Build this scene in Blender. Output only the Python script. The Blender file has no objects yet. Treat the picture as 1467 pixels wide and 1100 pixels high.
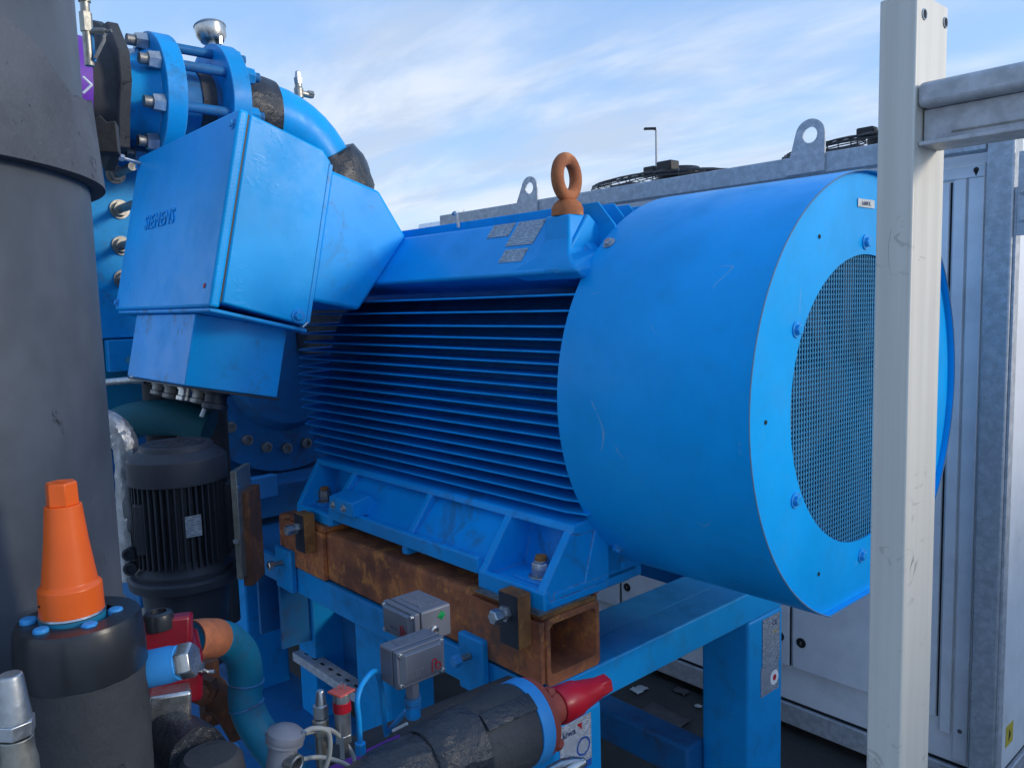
import bpy, bmesh, math, random
from math import sin, cos, pi, radians, sqrt
from mathutils import Vector, Matrix, Euler, noise as mnoise
random.seed(7)
V = Vector
# ------------------------------------------------------------------ camera
F_PX, YAW, PITCH, ROLL = 1144.6, 0.84560, -0.10340, -0.02870
CAM = V((0.7239, -1.6145, 1.7130))
fwd = V((-sin(YAW)*cos(PITCH), cos(YAW)*cos(PITCH), sin(PITCH)))
r0 = fwd.cross(V((0, 0, 1))).normalized(); u0 = r0.cross(fwd)
rgt = cos(ROLL)*r0 + sin(ROLL)*u0
upv = -sin(ROLL)*r0 + cos(ROLL)*u0
sc = bpy.context.scene
cam_d = bpy.data.cameras.new('camera'); cam = bpy.data.objects.new('camera', cam_d)
sc.collection.objects.link(cam); sc.camera = cam
cam_d.sensor_width = 36; cam_d.sensor_fit = 'HORIZONTAL'; cam_d.lens = F_PX/1467*36
cam_d.clip_start = 0.02; cam_d.clip_end = 3000
cam.matrix_world = Matrix(((rgt.x, upv.x, -fwd.x, CAM.x), (rgt.y, upv.y, -fwd.y, CAM.y), (rgt.z, upv.z, -fwd.z, CAM.z), (0, 0, 0, 1)))
# ------------------------------------------------------------------ world, sun, exposure
SUN_AZ, SUN_EL = radians(58), radians(17)      # azimuth from +Y towards +X
world = bpy.data.worlds.new('World'); sc.world = world; world.use_nodes = True
wn, wl = world.node_tree.nodes, world.node_tree.links
wn.clear()
out = wn.new('ShaderNodeOutputWorld'); bg = wn.new('ShaderNodeBackground')
sky = wn.new('ShaderNodeTexSky'); sky.sky_type = 'NISHITA'; sky.sun_disc = False
sky.sun_elevation = SUN_EL; sky.sun_rotation = SUN_AZ; sky.air_density = 1.0; sky.dust_density = 0.6; sky.ozone_density = 1.5
SKY_S = 0.10
bg.inputs[1].default_value = SKY_S
tc = wn.new('ShaderNodeTexCoord'); sep = wn.new('ShaderNodeSeparateXYZ')
wl.new(tc.outputs['Generated'], sep.inputs[0])
def wmath(op, a, b=None, c=None, clamp=False):
    n = wn.new('ShaderNodeMath'); n.operation = op; n.use_clamp = clamp
    for i, x in enumerate((a, b, c)):
        if x is None: continue
        if isinstance(x, (int, float)): n.inputs[i].default_value = x
        else: wl.new(x, n.inputs[i])
    return n.outputs[0]
# clouds on a flat layer overhead: direction divided by its height
zc = wmath('MAXIMUM', sep.outputs[2], 0.0)
zc2 = wmath('ADD', zc, 0.13)
cx = wmath('DIVIDE', sep.outputs[0], zc2); cy = wmath('DIVIDE', sep.outputs[1], zc2)
comb = wn.new('ShaderNodeCombineXYZ'); wl.new(cx, comb.inputs[0]); wl.new(cy, comb.inputs[1])
mp = wn.new('ShaderNodeMapping'); mp.inputs['Rotation'].default_value = (0, 0, radians(25)); mp.inputs['Scale'].default_value = (0.55, 1.3, 1); mp.inputs['Location'].default_value = (3.1, 1.7, 0)
wl.new(comb.outputs[0], mp.inputs[0])
def wnoise(scale, det, rough, dist, src):
    n = wn.new('ShaderNodeTexNoise'); n.inputs['Scale'].default_value = scale; n.inputs['Detail'].default_value = det
    n.inputs['Roughness'].default_value = rough; n.inputs['Distortion'].default_value = dist
    wl.new(src, n.inputs['Vector']); return n.outputs[0]
n1 = wnoise(1.1, 9, 0.56, 0.35, mp.outputs[0]); n2 = wnoise(2.0, 8, 0.56, 0.5, mp.outputs[0])
def wramp(src, lo, hi, a=0.0, b=1.0):
    n = wn.new('ShaderNodeMapRange'); n.interpolation_type = 'SMOOTHSTEP'
    n.inputs[1].default_value = lo; n.inputs[2].default_value = hi; n.inputs[3].default_value = a; n.inputs[4].default_value = b
    wl.new(src, n.inputs[0]); return n.outputs[0]
low = wramp(zc, 0.08, 0.42, 0.13, -0.15)              # more cloud lower down
cov = wramp(wmath('ADD', n1, low), 0.36, 0.70)
tone = wramp(n2, 0.38, 0.60)
mixc = wn.new('ShaderNodeMix'); mixc.data_type = 'RGBA'
mixc.inputs['A'].default_value = (0.155/SKY_S, 0.185/SKY_S, 0.235/SKY_S, 1)     # shaded cloud
mixc.inputs['B'].default_value = (0.218/SKY_S, 0.238/SKY_S, 0.270/SKY_S, 1)     # bright cloud
wl.new(tone, mixc.inputs['Factor'])
skyc = wn.new('ShaderNodeMix'); skyc.data_type = 'RGBA'; skyc.blend_type = 'MIX'
skyc.inputs['Factor'].default_value = 0.75
wl.new(sky.outputs[0], skyc.inputs['A']); skyc.inputs['B'].default_value = (0.078/SKY_S, 0.130/SKY_S, 0.232/SKY_S, 1)   # thin high veil
mixs = wn.new('ShaderNodeMix'); mixs.data_type = 'RGBA'
wl.new(wmath('MULTIPLY', cov, 0.92), mixs.inputs['Factor']); wl.new(skyc.outputs['Result'], mixs.inputs['A']); wl.new(mixc.outputs['Result'], mixs.inputs['B'])
# thin cloud scatters forward: the whole veil brightens smoothly towards the sun's side
vd = wn.new('ShaderNodeVectorMath'); vd.operation = 'DOT_PRODUCT'; wl.new(tc.outputs['Generated'], vd.inputs[0])
vd.inputs[1].default_value = (sin(SUN_AZ)*cos(SUN_EL), cos(SUN_AZ)*cos(SUN_EL), sin(SUN_EL))
glow = wramp(vd.outputs['Value'], -0.2, 1.0, 1.0, 1.1)
gm = wn.new('ShaderNodeVectorMath'); gm.operation = 'SCALE'; wl.new(mixs.outputs['Result'], gm.inputs[0]); wl.new(glow, gm.inputs['Scale'])
wl.new(gm.outputs[0], bg.inputs[0]); wl.new(bg.outputs[0], out.inputs[0])
sun_d = bpy.data.lights.new('sun', 'SUN'); sun_d.energy = 0.5; sun_d.angle = radians(11); sun_d.color = (1, 0.90, 0.76)
sun = bpy.data.objects.new('sun', sun_d); sc.collection.objects.link(sun)
sdir = V((sin(SUN_AZ)*cos(SUN_EL), cos(SUN_AZ)*cos(SUN_EL), sin(SUN_EL)))
sun.rotation_euler = sdir.to_track_quat('Z', 'Y').to_euler(); sun.location = (3, 2, 6)
vs = sc.view_settings
vs.view_transform = 'Standard'; vs.look = 'None'; vs.gamma = 1; vs.exposure = 1.92
vs.use_curve_mapping = False
# ------------------------------------------------------------------ helpers
def ray(px, py): return fwd + rgt*((px-733.5)/F_PX) - upv*((py-550)/F_PX)
def at(px, py, x=None, y=None, z=None, d=None):
    """measured position of a point of the place, from its sight line and one known coordinate"""
    k = ray(px, py)
    t = d if d is not None else (x-CAM.x)/k.x if x is not None else (y-CAM.y)/k.y if y is not None else (z-CAM.z)/k.z
    return CAM + k*t
def rp(px_radius, P): return px_radius*((P-CAM).dot(fwd))/F_PX
W = {}
class MB:
    def __init__(s): s.bm = bmesh.new()
    def poly(s, pts):
        vs_ = [s.bm.verts.new(q) for q in pts]
        return s.bm.faces.new(vs_)
    def box(s, c, size, M=None):
        m = Matrix.Translation(V(c)) @ (M.to_4x4() if M else Matrix()) @ Matrix.Diagonal(V((*size, 1)))
        bmesh.ops.create_cube(s.bm, size=1, matrix=m); return s
    def bounds(s, a, b):
        a, b = V(a), V(b); return s.box((a+b)/2, [abs(q) for q in (b-a)])
    def cyl(s, p0, p1, ra, rb=None, n=24):
        p0, p1 = V(p0), V(p1); rb = ra if rb is None else rb
        return s.lathe(p0, p1-p0, [(0, ra), ((p1-p0).length, rb)], n)
    def lathe(s, o, axis, prof, n=24, cap=True, phase=0):
        o = V(o); ax = V(axis).normalized(); t = V((0, 0, 1)) if abs(ax.z) < .9 else V((1, 0, 0))
        e = ax.cross(t).normalized(); g = ax.cross(e)
        rings = []
        for h, r in prof:
            rings.append([s.bm.verts.new(o+ax*h+(e*cos(phase+2*pi*i/n)+g*sin(phase+2*pi*i/n))*max(r, 1e-5)) for i in range(n)])
        for a, b in zip(rings, rings[1:]):
            for i in range(n):
                s.bm.faces.new((a[i], a[(i+1) % n], b[(i+1) % n], b[i]))
        if cap: s.bm.faces.new(rings[0][::-1]); s.bm.faces.new(rings[-1])
        return s
    def prism(s, pts, vec, cap=True):
        pts = [V(q) for q in pts]; vec = V(vec)
        a = [s.bm.verts.new(q) for q in pts]; b = [s.bm.verts.new(q+vec) for q in pts]; n = len(a)
        if cap: s.bm.faces.new(a); s.bm.faces.new(b[::-1])
        for i in range(n): s.bm.faces.new((a[i], b[i], b[(i+1) % n], a[(i+1) % n]))
        return s
    def tube(s, pts, r, n=12, cap=True):
        pts = [V(q) for q in pts]; rings = []
        rs = r if isinstance(r, (list, tuple)) else [r]*len(pts)
        tprev = None
        for i, q in enumerate(pts):
            d = (pts[min(i+1, len(pts)-1)]-pts[max(i-1, 0)]).normalized()
            if tprev is None:
                t = V((0, 0, 1)) if abs(d.z) < .9 else V((1, 0, 0)); e = d.cross(t).normalized()
            else:
                e = (eprev-d*eprev.dot(d)).normalized()
            g = d.cross(e); tprev = d; eprev = e
            rings.append([s.bm.verts.new(q+(e*cos(2*pi*k/n)+g*sin(2*pi*k/n))*rs[i]) for k in range(n)])
        for a, b in zip(rings, rings[1:]):
            for i in range(n): s.bm.faces.new((a[i], a[(i+1) % n], b[(i+1) % n], b[i]))
        if cap: s.bm.faces.new(rings[0][::-1]); s.bm.faces.new(rings[-1])
        return s
    def torus(s, c, normal, R, r, N=36, n=12, sx=1.0, M=None):
        c = V(c); ax = V(normal).normalized(); t = V((0, 0, 1)) if abs(ax.z) < .9 else V((1, 0, 0))
        e = ax.cross(t).normalized(); g = e.cross(ax); rings = []
        for i in range(N):
            a = 2*pi*i/N; d = e*cos(a)*sx+g*sin(a); cc = c+d*R
            rings.append([s.bm.verts.new(cc+(d.normalized()*cos(2*pi*k/n)+ax*sin(2*pi*k/n))*r) for k in range(n)])
        for i in range(N):
            a, b = rings[i], rings[(i+1) % N]
            for k in range(n): s.bm.faces.new((a[k], a[(k+1) % n], b[(k+1) % n], b[k]))
        return s
    def jitter(s, amp, seed=0):
        rnd = random.Random(seed)
        for v in s.bm.verts: v.co += V((rnd.uniform(-1, 1), rnd.uniform(-1, 1), rnd.uniform(-1, 1)))*amp
        return s
    def wrinkle(s, amp, scale, seed=0, stretch=(1, 1, 1)):
        s.bm.normal_update(); off = V((seed*3.1, seed*1.7, 0)); st = V(stretch)
        mv = []
        for v in s.bm.verts:
            q = V((v.co.x*st.x, v.co.y*st.y, v.co.z*st.z))*scale+off
            h = 1-abs(mnoise.noise(q))*2.2; h2 = mnoise.noise(q*2.7); mv.append(v.normal*(h*h*h*.7+h2*.35)*amp)
        for v, m in zip(s.bm.verts, mv): v.co += m
        return s
    def mesh(s, name, mat, inv=None, sharp=0.6):
        bm = s.bm
        bmesh.ops.recalc_face_normals(bm, faces=bm.faces)
        if inv is not None: bm.transform(inv)
        me = bpy.data.meshes.new(name); bm.to_mesh(me); bm.free()
        for f in me.polygons: f.use_smooth = True
        me.set_sharp_from_angle(angle=sharp)
        me.materials.append(mat); return me
def smooth_path(pts, k=6):
    pts = [V(q) for q in pts]; o = []
    for i in range(len(pts)-1):
        p0, p1, p2, p3 = pts[max(i-1, 0)], pts[i], pts[i+1], pts[min(i+2, len(pts)-1)]
        for j in range(k):
            t = j/k
            o.append(0.5*((2*p1)+(p2-p0)*t+(2*p0-5*p1+4*p2-p3)*t*t+(3*p1-p0-3*p2+p3)*t**3))
    return o+[pts[-1]]
def thing(name, label, cat, loc=(0, 0, 0), group=None):
    o = bpy.data.objects.new(name, None); sc.collection.objects.link(o); o.location = loc; o.empty_display_size = .05
    o['label'] = label; o['category'] = cat
    if group: o['group'] = group
    W[o] = Matrix.Translation(V(loc)); return o
def part(name, mb, mat, parent, bevel=0.0, label=None, kind=None, sharp=0.6, seg=2):
    P = W[parent]; me = mb.mesh(name, mat, P.inverted(), sharp)
    o = bpy.data.objects.new(name, me); sc.collection.objects.link(o); o.parent = parent; W[o] = P.copy()
    if bevel:
        m = o.modifiers.new('bevel', 'BEVEL'); m.width = bevel; m.segments = seg; m.limit_method = 'ANGLE'; m.angle_limit = radians(35)
    if label: o['label'] = label
    if kind: o['kind'] = kind
    return o
def solo(name, mb, mat, label, cat, loc=None, bevel=0, group=None, sharp=.6):
    loc = V(loc) if loc is not None else V((0, 0, 0))
    me = mb.mesh(name, mat, Matrix.Translation(-loc), sharp); o = bpy.data.objects.new(name, me); o.location = loc
    sc.collection.objects.link(o); o['label'] = label; o['category'] = cat; W[o] = Matrix.Translation(loc)
    if group: o['group'] = group
    if bevel:
        m = o.modifiers.new('bevel', 'BEVEL'); m.width = bevel; m.segments = 2; m.limit_method = 'ANGLE'; m.angle_limit = radians(35)
    return o
def struct(name, mb, mat, kind='structure'):
    me = mb.mesh(name, mat); o = bpy.data.objects.new(name, me); sc.collection.objects.link(o); o['kind'] = kind; return o
def inst(name, me, M, parent, label=None):
    o = bpy.data.objects.new(name, me); sc.collection.objects.link(o); o.parent = parent
    o.matrix_local = W[parent].inverted() @ M; W[o] = M.copy()
    if label: o['label'] = label
    return o
def frame(o, z, xhint=(0, 0, 1)):
    """matrix at o whose local Z is z"""
    z = V(z).normalized(); h = V(xhint)
    if abs(h.dot(z)) > .95: h = V((1, 0, 0))
    x = (h-z*h.dot(z)).normalized(); y = z.cross(x)
    return Matrix(((x.x, y.x, z.x, o[0]), (x.y, y.y, z.y, o[1]), (x.z, y.z, z.z, o[2]), (0, 0, 0, 1)))
def uvframe(o, u, v):
    u = V(u).normalized(); v = V(v); v = (v-u*v.dot(u)).normalized(); n = u.cross(v)
    return Matrix(((u.x, v.x, n.x, o[0]), (u.y, v.y, n.y, o[1]), (u.z, v.z, n.z, o[2]), (0, 0, 0, 1)))
def text_mesh(s, size, ext, mat, bold=False, bev=0, space=1.0):
    c = bpy.data.curves.new('lettering', 'FONT'); c.body = s; c.size = size; c.extrude = ext; c.align_x = 'LEFT'; c.space_character = space
    c.bevel_depth = bev; c.resolution_u = 3
    if bold: c.offset = size*0.02
    o = bpy.data.objects.new('t', c); sc.collection.objects.link(o)
    dg = bpy.context.evaluated_depsgraph_get(); me = bpy.data.meshes.new_from_object(o.evaluated_get(dg))
    bpy.data.objects.remove(o); me.materials.clear(); me.materials.append(mat); return me
# ------------------------------------------------------------------ materials
def newmat(name):
    m = bpy.data.materials.new(name); m.use_nodes = True; nt = m.node_tree
    return m, nt, nt.nodes['Principled BSDF']
class NT:
    def __init__(s, nt): s.nt = nt; s.n = nt.nodes; s.l = nt.links; s.co = s.n.new('ShaderNodeTexCoord').outputs['Object']
    def mapn(s, sc_, rot=(0, 0, 0), loc=(0, 0, 0)):
        m = s.n.new('ShaderNodeMapping'); m.inputs['Scale'].default_value = sc_; m.inputs['Rotation'].default_value = rot; m.inputs['Location'].default_value = loc
        s.l.new(s.co, m.inputs[0]); return m.outputs[0]
    def noise(s, scale, det=5, rough=.55, dist=0, vec=None):
        n = s.n.new('ShaderNodeTexNoise'); n.inputs['Scale'].default_value = scale; n.inputs['Detail'].default_value = det
        n.inputs['Roughness'].default_value = rough; n.inputs['Distortion'].default_value = dist
        s.l.new(vec if vec is not None else s.co, n.inputs['Vector']); return n.outputs[0]
    def ramp(s, src, lo, hi, a=0., b=1.):
        n = s.n.new('ShaderNodeMapRange'); n.interpolation_type = 'SMOOTHSTEP'
        for i, v in enumerate((lo, hi, a, b)): n.inputs[i+1].default_value = v
        s.l.new(src, n.inputs[0]); return n.outputs[0]
    def math(s, op, a, b=None):
        n = s.n.new('ShaderNodeMath'); n.operation = op
        for i, x in enumerate((a, b)):
            if x is None: continue
            if isinstance(x, (int, float)): n.inputs[i].default_value = x
            else: s.l.new(x, n.inputs[i])
        return n.outputs[0]
    def mix(s, f, a, b):
        n = s.n.new('ShaderNodeMix'); n.data_type = 'RGBA'
        if isinstance(f, (int, float)): n.inputs['Factor'].default_value = f
        else: s.l.new(f, n.inputs['Factor'])
        for k, x in (('A', a), ('B', b)):
            if isinstance(x, tuple): n.inputs[k].default_value = (*x[:3], 1)
            else: s.l.new(x, n.inputs[k])
        return n.outputs['Result']
    def bump(s, h, strength, dist, normal=None):
        n = s.n.new('ShaderNodeBump'); n.inputs['Strength'].default_value = strength; n.inputs['Distance'].default_value = dist
        s.l.new(h, n.inputs['Height'])
        if normal is not None: s.l.new(normal, n.inputs['Normal'])
        return n.outputs[0]
def put(bs, nt, key, src):
    if isinstance(src, (int, float)): bs.inputs[key].default_value = src
    elif isinstance(src, tuple): bs.inputs[key].default_value = (*src, 1)
    else: nt.links.new(src, bs.inputs[key])
RUST = (0.20, 0.075, 0.028)
def paint(name, col, rough=.38, dirt=.25, chip=.5, scratch=.3, lump=.0, dirtcol=(.05, .055, .06), peel=.12, fade=.12, rustcol=RUST, spec=.22, edge=0):
    m, nt, bs = newmat(name); k = NT(nt)
    big = k.noise(2.2, 5, .6); mid = k.noise(11, 6, .65)
    c = k.mix(k.ramp(big, .3, .7), tuple(q*(1-fade) for q in col), tuple(min(1, q*(1+fade)+.004) for q in col))
    if dirt: c = k.mix(k.ramp(mid, .48, .82, 0, dirt), c, dirtcol)
    streak = k.noise(1, 6, .7, 0, k.mapn((26, 26, 2.2)))
    if dirt: c = k.mix(k.ramp(streak, .60, .80, 0, dirt*.8), c, tuple(q*.55+.02 for q in col))
    if scratch:
        s1 = k.math('ABSOLUTE', k.math('SUBTRACT', k.noise(1, 1, .3, 0, k.mapn((8, 15, 2.2), (0.35, .15, .4))), .5)); s2 = k.noise(13, 3, .6)
        f = k.math('MULTIPLY', k.ramp(s1, .0, .0040, scratch, 0), k.ramp(s2, .60, .68))
        c = k.mix(f, c, (.40, .52, .60))
        f2 = k.math('MULTIPLY', k.ramp(k.noise(90, 3, .7, 0, k.mapn((1, 1, .35))), .62, .70, 0, scratch*.5), k.ramp(k.noise(4.3, 5, .7), .52, .64))
        c = k.mix(f2, c, (.36, .50, .60))
    if chip:
        ch = k.noise(34, 4, .7, .4); reg = k.noise(3.1, 3)
        f = k.math('MULTIPLY', k.ramp(ch, .70, .73, 0, 1), k.ramp(reg, .60-.1*chip, .68))
        c = k.mix(f, c, rustcol)
    if edge:
        bv = k.n.new('ShaderNodeBevel'); bv.samples = 3; bv.inputs['Radius'].default_value = .005
        ge = k.n.new('ShaderNodeNewGeometry'); dp = k.n.new('ShaderNodeVectorMath'); dp.operation = 'DOT_PRODUCT'
        k.l.new(bv.outputs[0], dp.inputs[0]); k.l.new(ge.outputs['Normal'], dp.inputs[1])
        ef = k.math('MULTIPLY', k.ramp(dp.outputs['Value'], .86, .992, 1, 0), k.ramp(k.noise(45, 5, .75), .36, .54))
        c = k.mix(k.math('MULTIPLY', ef, edge), c, k.mix(k.ramp(k.noise(17, 3), .50, .58), (.22, .42, .60), (.20, .13, .09)))
        grime = k.math('MULTIPLY', k.ramp(k.noise(7, 7, .75, .5), .52, .64), k.ramp(k.noise(1.9, 3), .45, .6))
        c = k.mix(k.math('MULTIPLY', grime, .45), c, (.06, .075, .08))
    put(bs, nt, 'Base Color', c)
    put(bs, nt, 'Roughness', k.ramp(mid, .3, .75, rough*.8, min(1, rough*1.35)))
    nrm = k.bump(k.noise(260, 2), peel, .0006)
    if lump: nrm = k.bump(k.math('MULTIPLY', k.ramp(k.noise(38, 4, .6, .6), .55, .70), k.ramp(k.noise(5, 3), .42, .6)), lump, .004, nrm)
    nt.links.new(nrm, bs.inputs['Normal'])
    bs.inputs['Specular IOR Level'].default_value = spec
    return m
def rusty(name, a=(.19, .075, .028), b=(.075, .035, .022), c2=(.33, .135, .04), metal=0, stain=(.03, .028, .03)):
    m, nt, bs = newmat(name); k = NT(nt)
    c = k.mix(k.ramp(k.noise(6, 7, .7), .35, .62), b, a)
    c = k.mix(k.ramp(k.noise(13, 7, .75, .3), .50, .62, 0, .9), c, c2)
    c = k.mix(k.ramp(k.noise(1, 6, .7, 0, k.mapn((60, 60, 4))), .55, .75, 0, .5), c, b)
    c = k.mix(k.ramp(k.noise(3.2, 5, .7), .56, .70, 0, .85), c, stain)
    put(bs, nt, 'Base Color', c); put(bs, nt, 'Roughness', .85)
    nt.links.new(k.bump(k.noise(120, 6, .75), .5, .0015), bs.inputs['Normal']); return m
def metal(name, col=(.55, .56, .57), rough=.35, metallic=.9, spangle=0, dirt=.3, bump=.15):
    m, nt, bs = newmat(name); k = NT(nt); c = k.mix(k.ramp(k.noise(40, 5, .65), .35, .7), tuple(q*.72 for q in col), col)
    if spangle:
        v = k.n.new('ShaderNodeTexVoronoi'); v.inputs['Scale'].default_value = spangle; k.l.new(k.co, v.inputs['Vector'])
        sp = k.n.new('ShaderNodeSeparateColor'); k.l.new(v.outputs['Color'], sp.inputs[0])
        c = k.mix(k.ramp(sp.outputs[0], 0, 1, 0, .35), c, tuple(q*.62 for q in col))
    if dirt: c = k.mix(k.ramp(k.noise(7, 6, .7), .5, .8, 0, dirt), c, (.10, .085, .07))
    put(bs, nt, 'Base Color', c); put(bs, nt, 'Metallic', metallic)
    put(bs, nt, 'Roughness', k.ramp(k.noise(60, 4), .3, .7, rough*.8, rough*1.3))
    nt.links.new(k.bump(k.noise(180, 4), bump, .001), bs.inputs['Normal']); return m
def plain(name, col, rough=.5, metallic=0, var=.15, bump=.1, bscale=150, dirt=0, bdist=.001, nick=0):
    m, nt, bs = newmat(name); k = NT(nt)
    c = k.mix(k.ramp(k.noise(9, 6, .6), .3, .7), tuple(q*(1-var) for q in col), tuple(min(1, q*(1+var)) for q in col))
    if dirt: c = k.mix(k.ramp(k.noise(4, 7, .7), .5, .75, 0, dirt), c, (.13, .11, .09))
    if nick:
        nk = k.math('MULTIPLY', k.ramp(k.noise(16, 6, .7, 1.2, k.mapn((1.6, 1.6, 1))), .655, .68), k.ramp(k.noise(3.3, 3), .52, .6))
        c = k.mix(k.math('MULTIPLY', nk, nick), c, (.012, .012, .014))
        sm = k.math('MULTIPLY', k.ramp(k.noise(9, 6, .7, .4, k.mapn((1, 1, 1.8), loc=(4, 1, 2))), .60, .74), k.ramp(k.noise(2.3, 3), .5, .62))
        c = k.mix(k.math('MULTIPLY', sm, nick*.35), c, (.30, .31, .33))
    put(bs, nt, 'Base Color', c); put(bs, nt, 'Roughness', rough); put(bs, nt, 'Metallic', metallic)
    nt.links.new(k.bump(k.noise(bscale, 4, .6), bump, bdist), bs.inputs['Normal']); return m
def foam(name, col=(.045, .048, .055), tape=False):
    m, nt, bs = newmat(name); k = NT(nt)
    c = k.mix(k.ramp(k.noise(5, 7, .65), .3, .7), tuple(q*.7 for q in col), tuple(q*1.35 for q in col))
    c = k.mix(k.ramp(k.noise(220, 3, .6), .6, .75, 0, .35), c, tuple(q*2.2 for q in col))
    pits = k.noise(22, 6, .75, 1.5); c = k.mix(k.ramp(pits, .62, .68, 0, .9), c, (.008, .008, .009))
    c = k.mix(k.ramp(k.noise(60, 5, .8), .60, .70, 0, .5), c, tuple(q*1.9 for q in col))
    c = k.mix(k.ramp(k.noise(1.7, 8, .7, 1), .66, .74, 0, .22), c, (.16, .18, .20))
    put(bs, nt, 'Base Color', c); put(bs, nt, 'Roughness', .38 if tape else .75)
    h = k.noise(90 if not tape else 14, 6, .7, .6 if tape else 0)
    nt.links.new(k.bump(h, .8 if tape else .6, .012 if tape else .003, k.bump(k.ramp(pits, .6, .72), .6, -.003)), bs.inputs['Normal']); return m
def plate_print(name, paper, ink=(.05, .06, .08), metallic=0, pitch=.0045, rough=.4, dens=.47, cols=14):
    """rows of tiny unreadable print: local x runs along the rows, y up"""
    m, nt, bs = newmat(name); k = NT(nt); sp = k.n.new('ShaderNodeSeparateXYZ'); k.l.new(k.co, sp.inputs[0])
    row = k.math('FLOOR', k.math('DIVIDE', sp.outputs[1], pitch)); fr = k.math('FRACT', k.math('DIVIDE', sp.outputs[1], pitch))
    inrow = k.math('MULTIPLY', k.math('GREATER_THAN', fr, .28), k.math('LESS_THAN', fr, .70))
    cb = k.n.new('ShaderNodeCombineXYZ'); k.l.new(k.math('MULTIPLY', sp.outputs[0], 1), cb.inputs[0]); k.l.new(k.math('MULTIPLY', row, 3.7), cb.inputs[1])
    w1 = k.n.new('ShaderNodeTexNoise'); w1.inputs['Scale'].default_value = 1/pitch*.55; w1.inputs['Detail'].default_value = 1
    mpp = k.n.new('ShaderNodeMapping'); mpp.inputs['Scale'].default_value = (1, 1, 1); k.l.new(cb.outputs[0], mpp.inputs[0]); k.l.new(mpp.outputs[0], w1.inputs['Vector'])
    words = k.math('GREATER_THAN', w1.outputs[0], dens)
    f = k.math('MULTIPLY', k.math('MULTIPLY', inrow, words), .8)
    base = k.mix(k.ramp(k.noise(30, 5, .7), .35, .7), tuple(q*.8 for q in paper), paper)
    put(bs, nt, 'Base Color', k.mix(f, base, ink)); put(bs, nt, 'Metallic', metallic); put(bs, nt, 'Roughness', rough)
    nt.links.new(k.bump(k.noise(90, 3), .15, .001), bs.inputs['Normal']); return m
BLUE = (0.002, 0.36, 0.84)
M_blue = paint('blue_paint', BLUE, rough=.34, dirt=.18, chip=.6, scratch=.25, edge=.7)
M_cover = paint('blue_cover_paint', (0.0005, 0.39, 0.88), rough=.34, dirt=.14, chip=.5, scratch=.5, fade=.13, peel=.14)
M_lump = paint('blue_thick_paint', (0.001, 0.38, 0.85), rough=.36, dirt=.06, chip=.25, scratch=.1, lump=.10)
M_fin = paint('blue_fin_paint', (0.003, 0.35, 0.80), rough=.42, dirt=.35, chip=.6, scratch=0, dirtcol=(.01, .03, .07))
M_frame = paint('blue_frame_paint', (0.003, 0.30, 0.70), rough=.42, dirt=.4, chip=.7, scratch=.25, dirtcol=(.03, .05, .06), edge=.8)
M_dirtyshadeblue = paint('dirty_shaded_blue_paint', (0.014, 0.15, 0.36), rough=.55, dirt=.7, chip=.9, scratch=.1, dirtcol=(.07, .05, .035), edge=.6)  # darker copy of the blue: shade put into the colour, plus dirt and chips
M_teal = paint('teal_pipe_paint', (0.010, 0.19, 0.32), rough=.45, dirt=.8, chip=.9, scratch=.1, dirtcol=(.09, .055, .035))
M_greenteal = paint('green_pipe_paint', (0.012, 0.10, 0.13), rough=.5, dirt=.4, chip=.2, scratch=0)
M_sky = paint('light_blue_paint', (0.05, 0.32, 0.70), rough=.4, dirt=.3, chip=.8, scratch=.2, rustcol=(.4, .42, .4))
M_rust = rusty('rust', (.52, .16, .06), (.22, .075, .042), (.76, .27, .07), stain=(.13, .08, .065)); M_rustbolt = rusty('orange_rust', (.52, .17, .055), (.30, .10, .04), (.62, .24, .08), stain=(.26, .10, .05))
M_drust = rusty('dark_rust', (.16, .06, .03), (.07, .035, .025), (.28, .10, .035)); M_orust = rusty('bright_rust', (.42, .17, .045), (.2, .08, .03), (.5, .22, .06), stain=(.12, .06, .03))
M_darkplate = plain('dark_steel', (.035, .04, .055), .5, .3, .3)
M_steel = metal('zinc_steel', (.60, .62, .63), .36)
M_bright = metal('brushed_steel', (.62, .62, .60), .25, dirt=.1)
M_brass = metal('dull_brass', (.46, .44, .38), .45)
M_dullst = metal('dull_steel', (.34, .33, .31), .5, .8, dirt=.6)
M_galv = metal('galvanised', (.55, .59, .63), .5, .3, spangle=260, dirt=.12)
M_galvp = metal('galvanised_smooth', (.58, .60, .63), .5, .25, dirt=.12)
M_alu, nt_, bs_ = newmat('aluminium_post'); k_ = NT(nt_)
c_ = k_.mix(k_.ramp(k_.noise(1, 5, .6, 0, k_.mapn((60, 60, 1.5))), .3, .7), (.66, .63, .555), (.74, .71, .63))
c_ = k_.mix(k_.math('MULTIPLY', k_.ramp(k_.noise(1, 5, .6, 1.5, k_.mapn((30, 18, 40))), .58, .64, 0, .7), k_.ramp(k_.noise(3.4, 4, .6), .52, .62)), c_, (.26, .23, .20))
c_ = k_.mix(k_.ramp(k_.noise(5, 7, .7), .52, .75, 0, .25), c_, (.52, .50, .45))
l_ = k_.math('ABSOLUTE', k_.math('SUBTRACT', k_.noise(1, 1, .3, .2, k_.mapn((20, 14, 9), (.4, .2, 0))), .5))
c_ = k_.mix(k_.math('MULTIPLY', k_.ramp(l_, 0, .004, .8, 0), k_.ramp(k_.noise(9, 3), .58, .64)), c_, (.12, .11, .10))
put(bs_, nt_, 'Base Color', c_); put(bs_, nt_, 'Roughness', .5); put(bs_, nt_, 'Metallic', .1)
nt_.links.new(k_.bump(k_.noise(240, 3), .08, .0006), bs_.inputs['Normal'])
M_white = plain('white_container_paint', (.90, .91, .92), .32, var=.05, bump=.04, bscale=60, dirt=.16)
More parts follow.
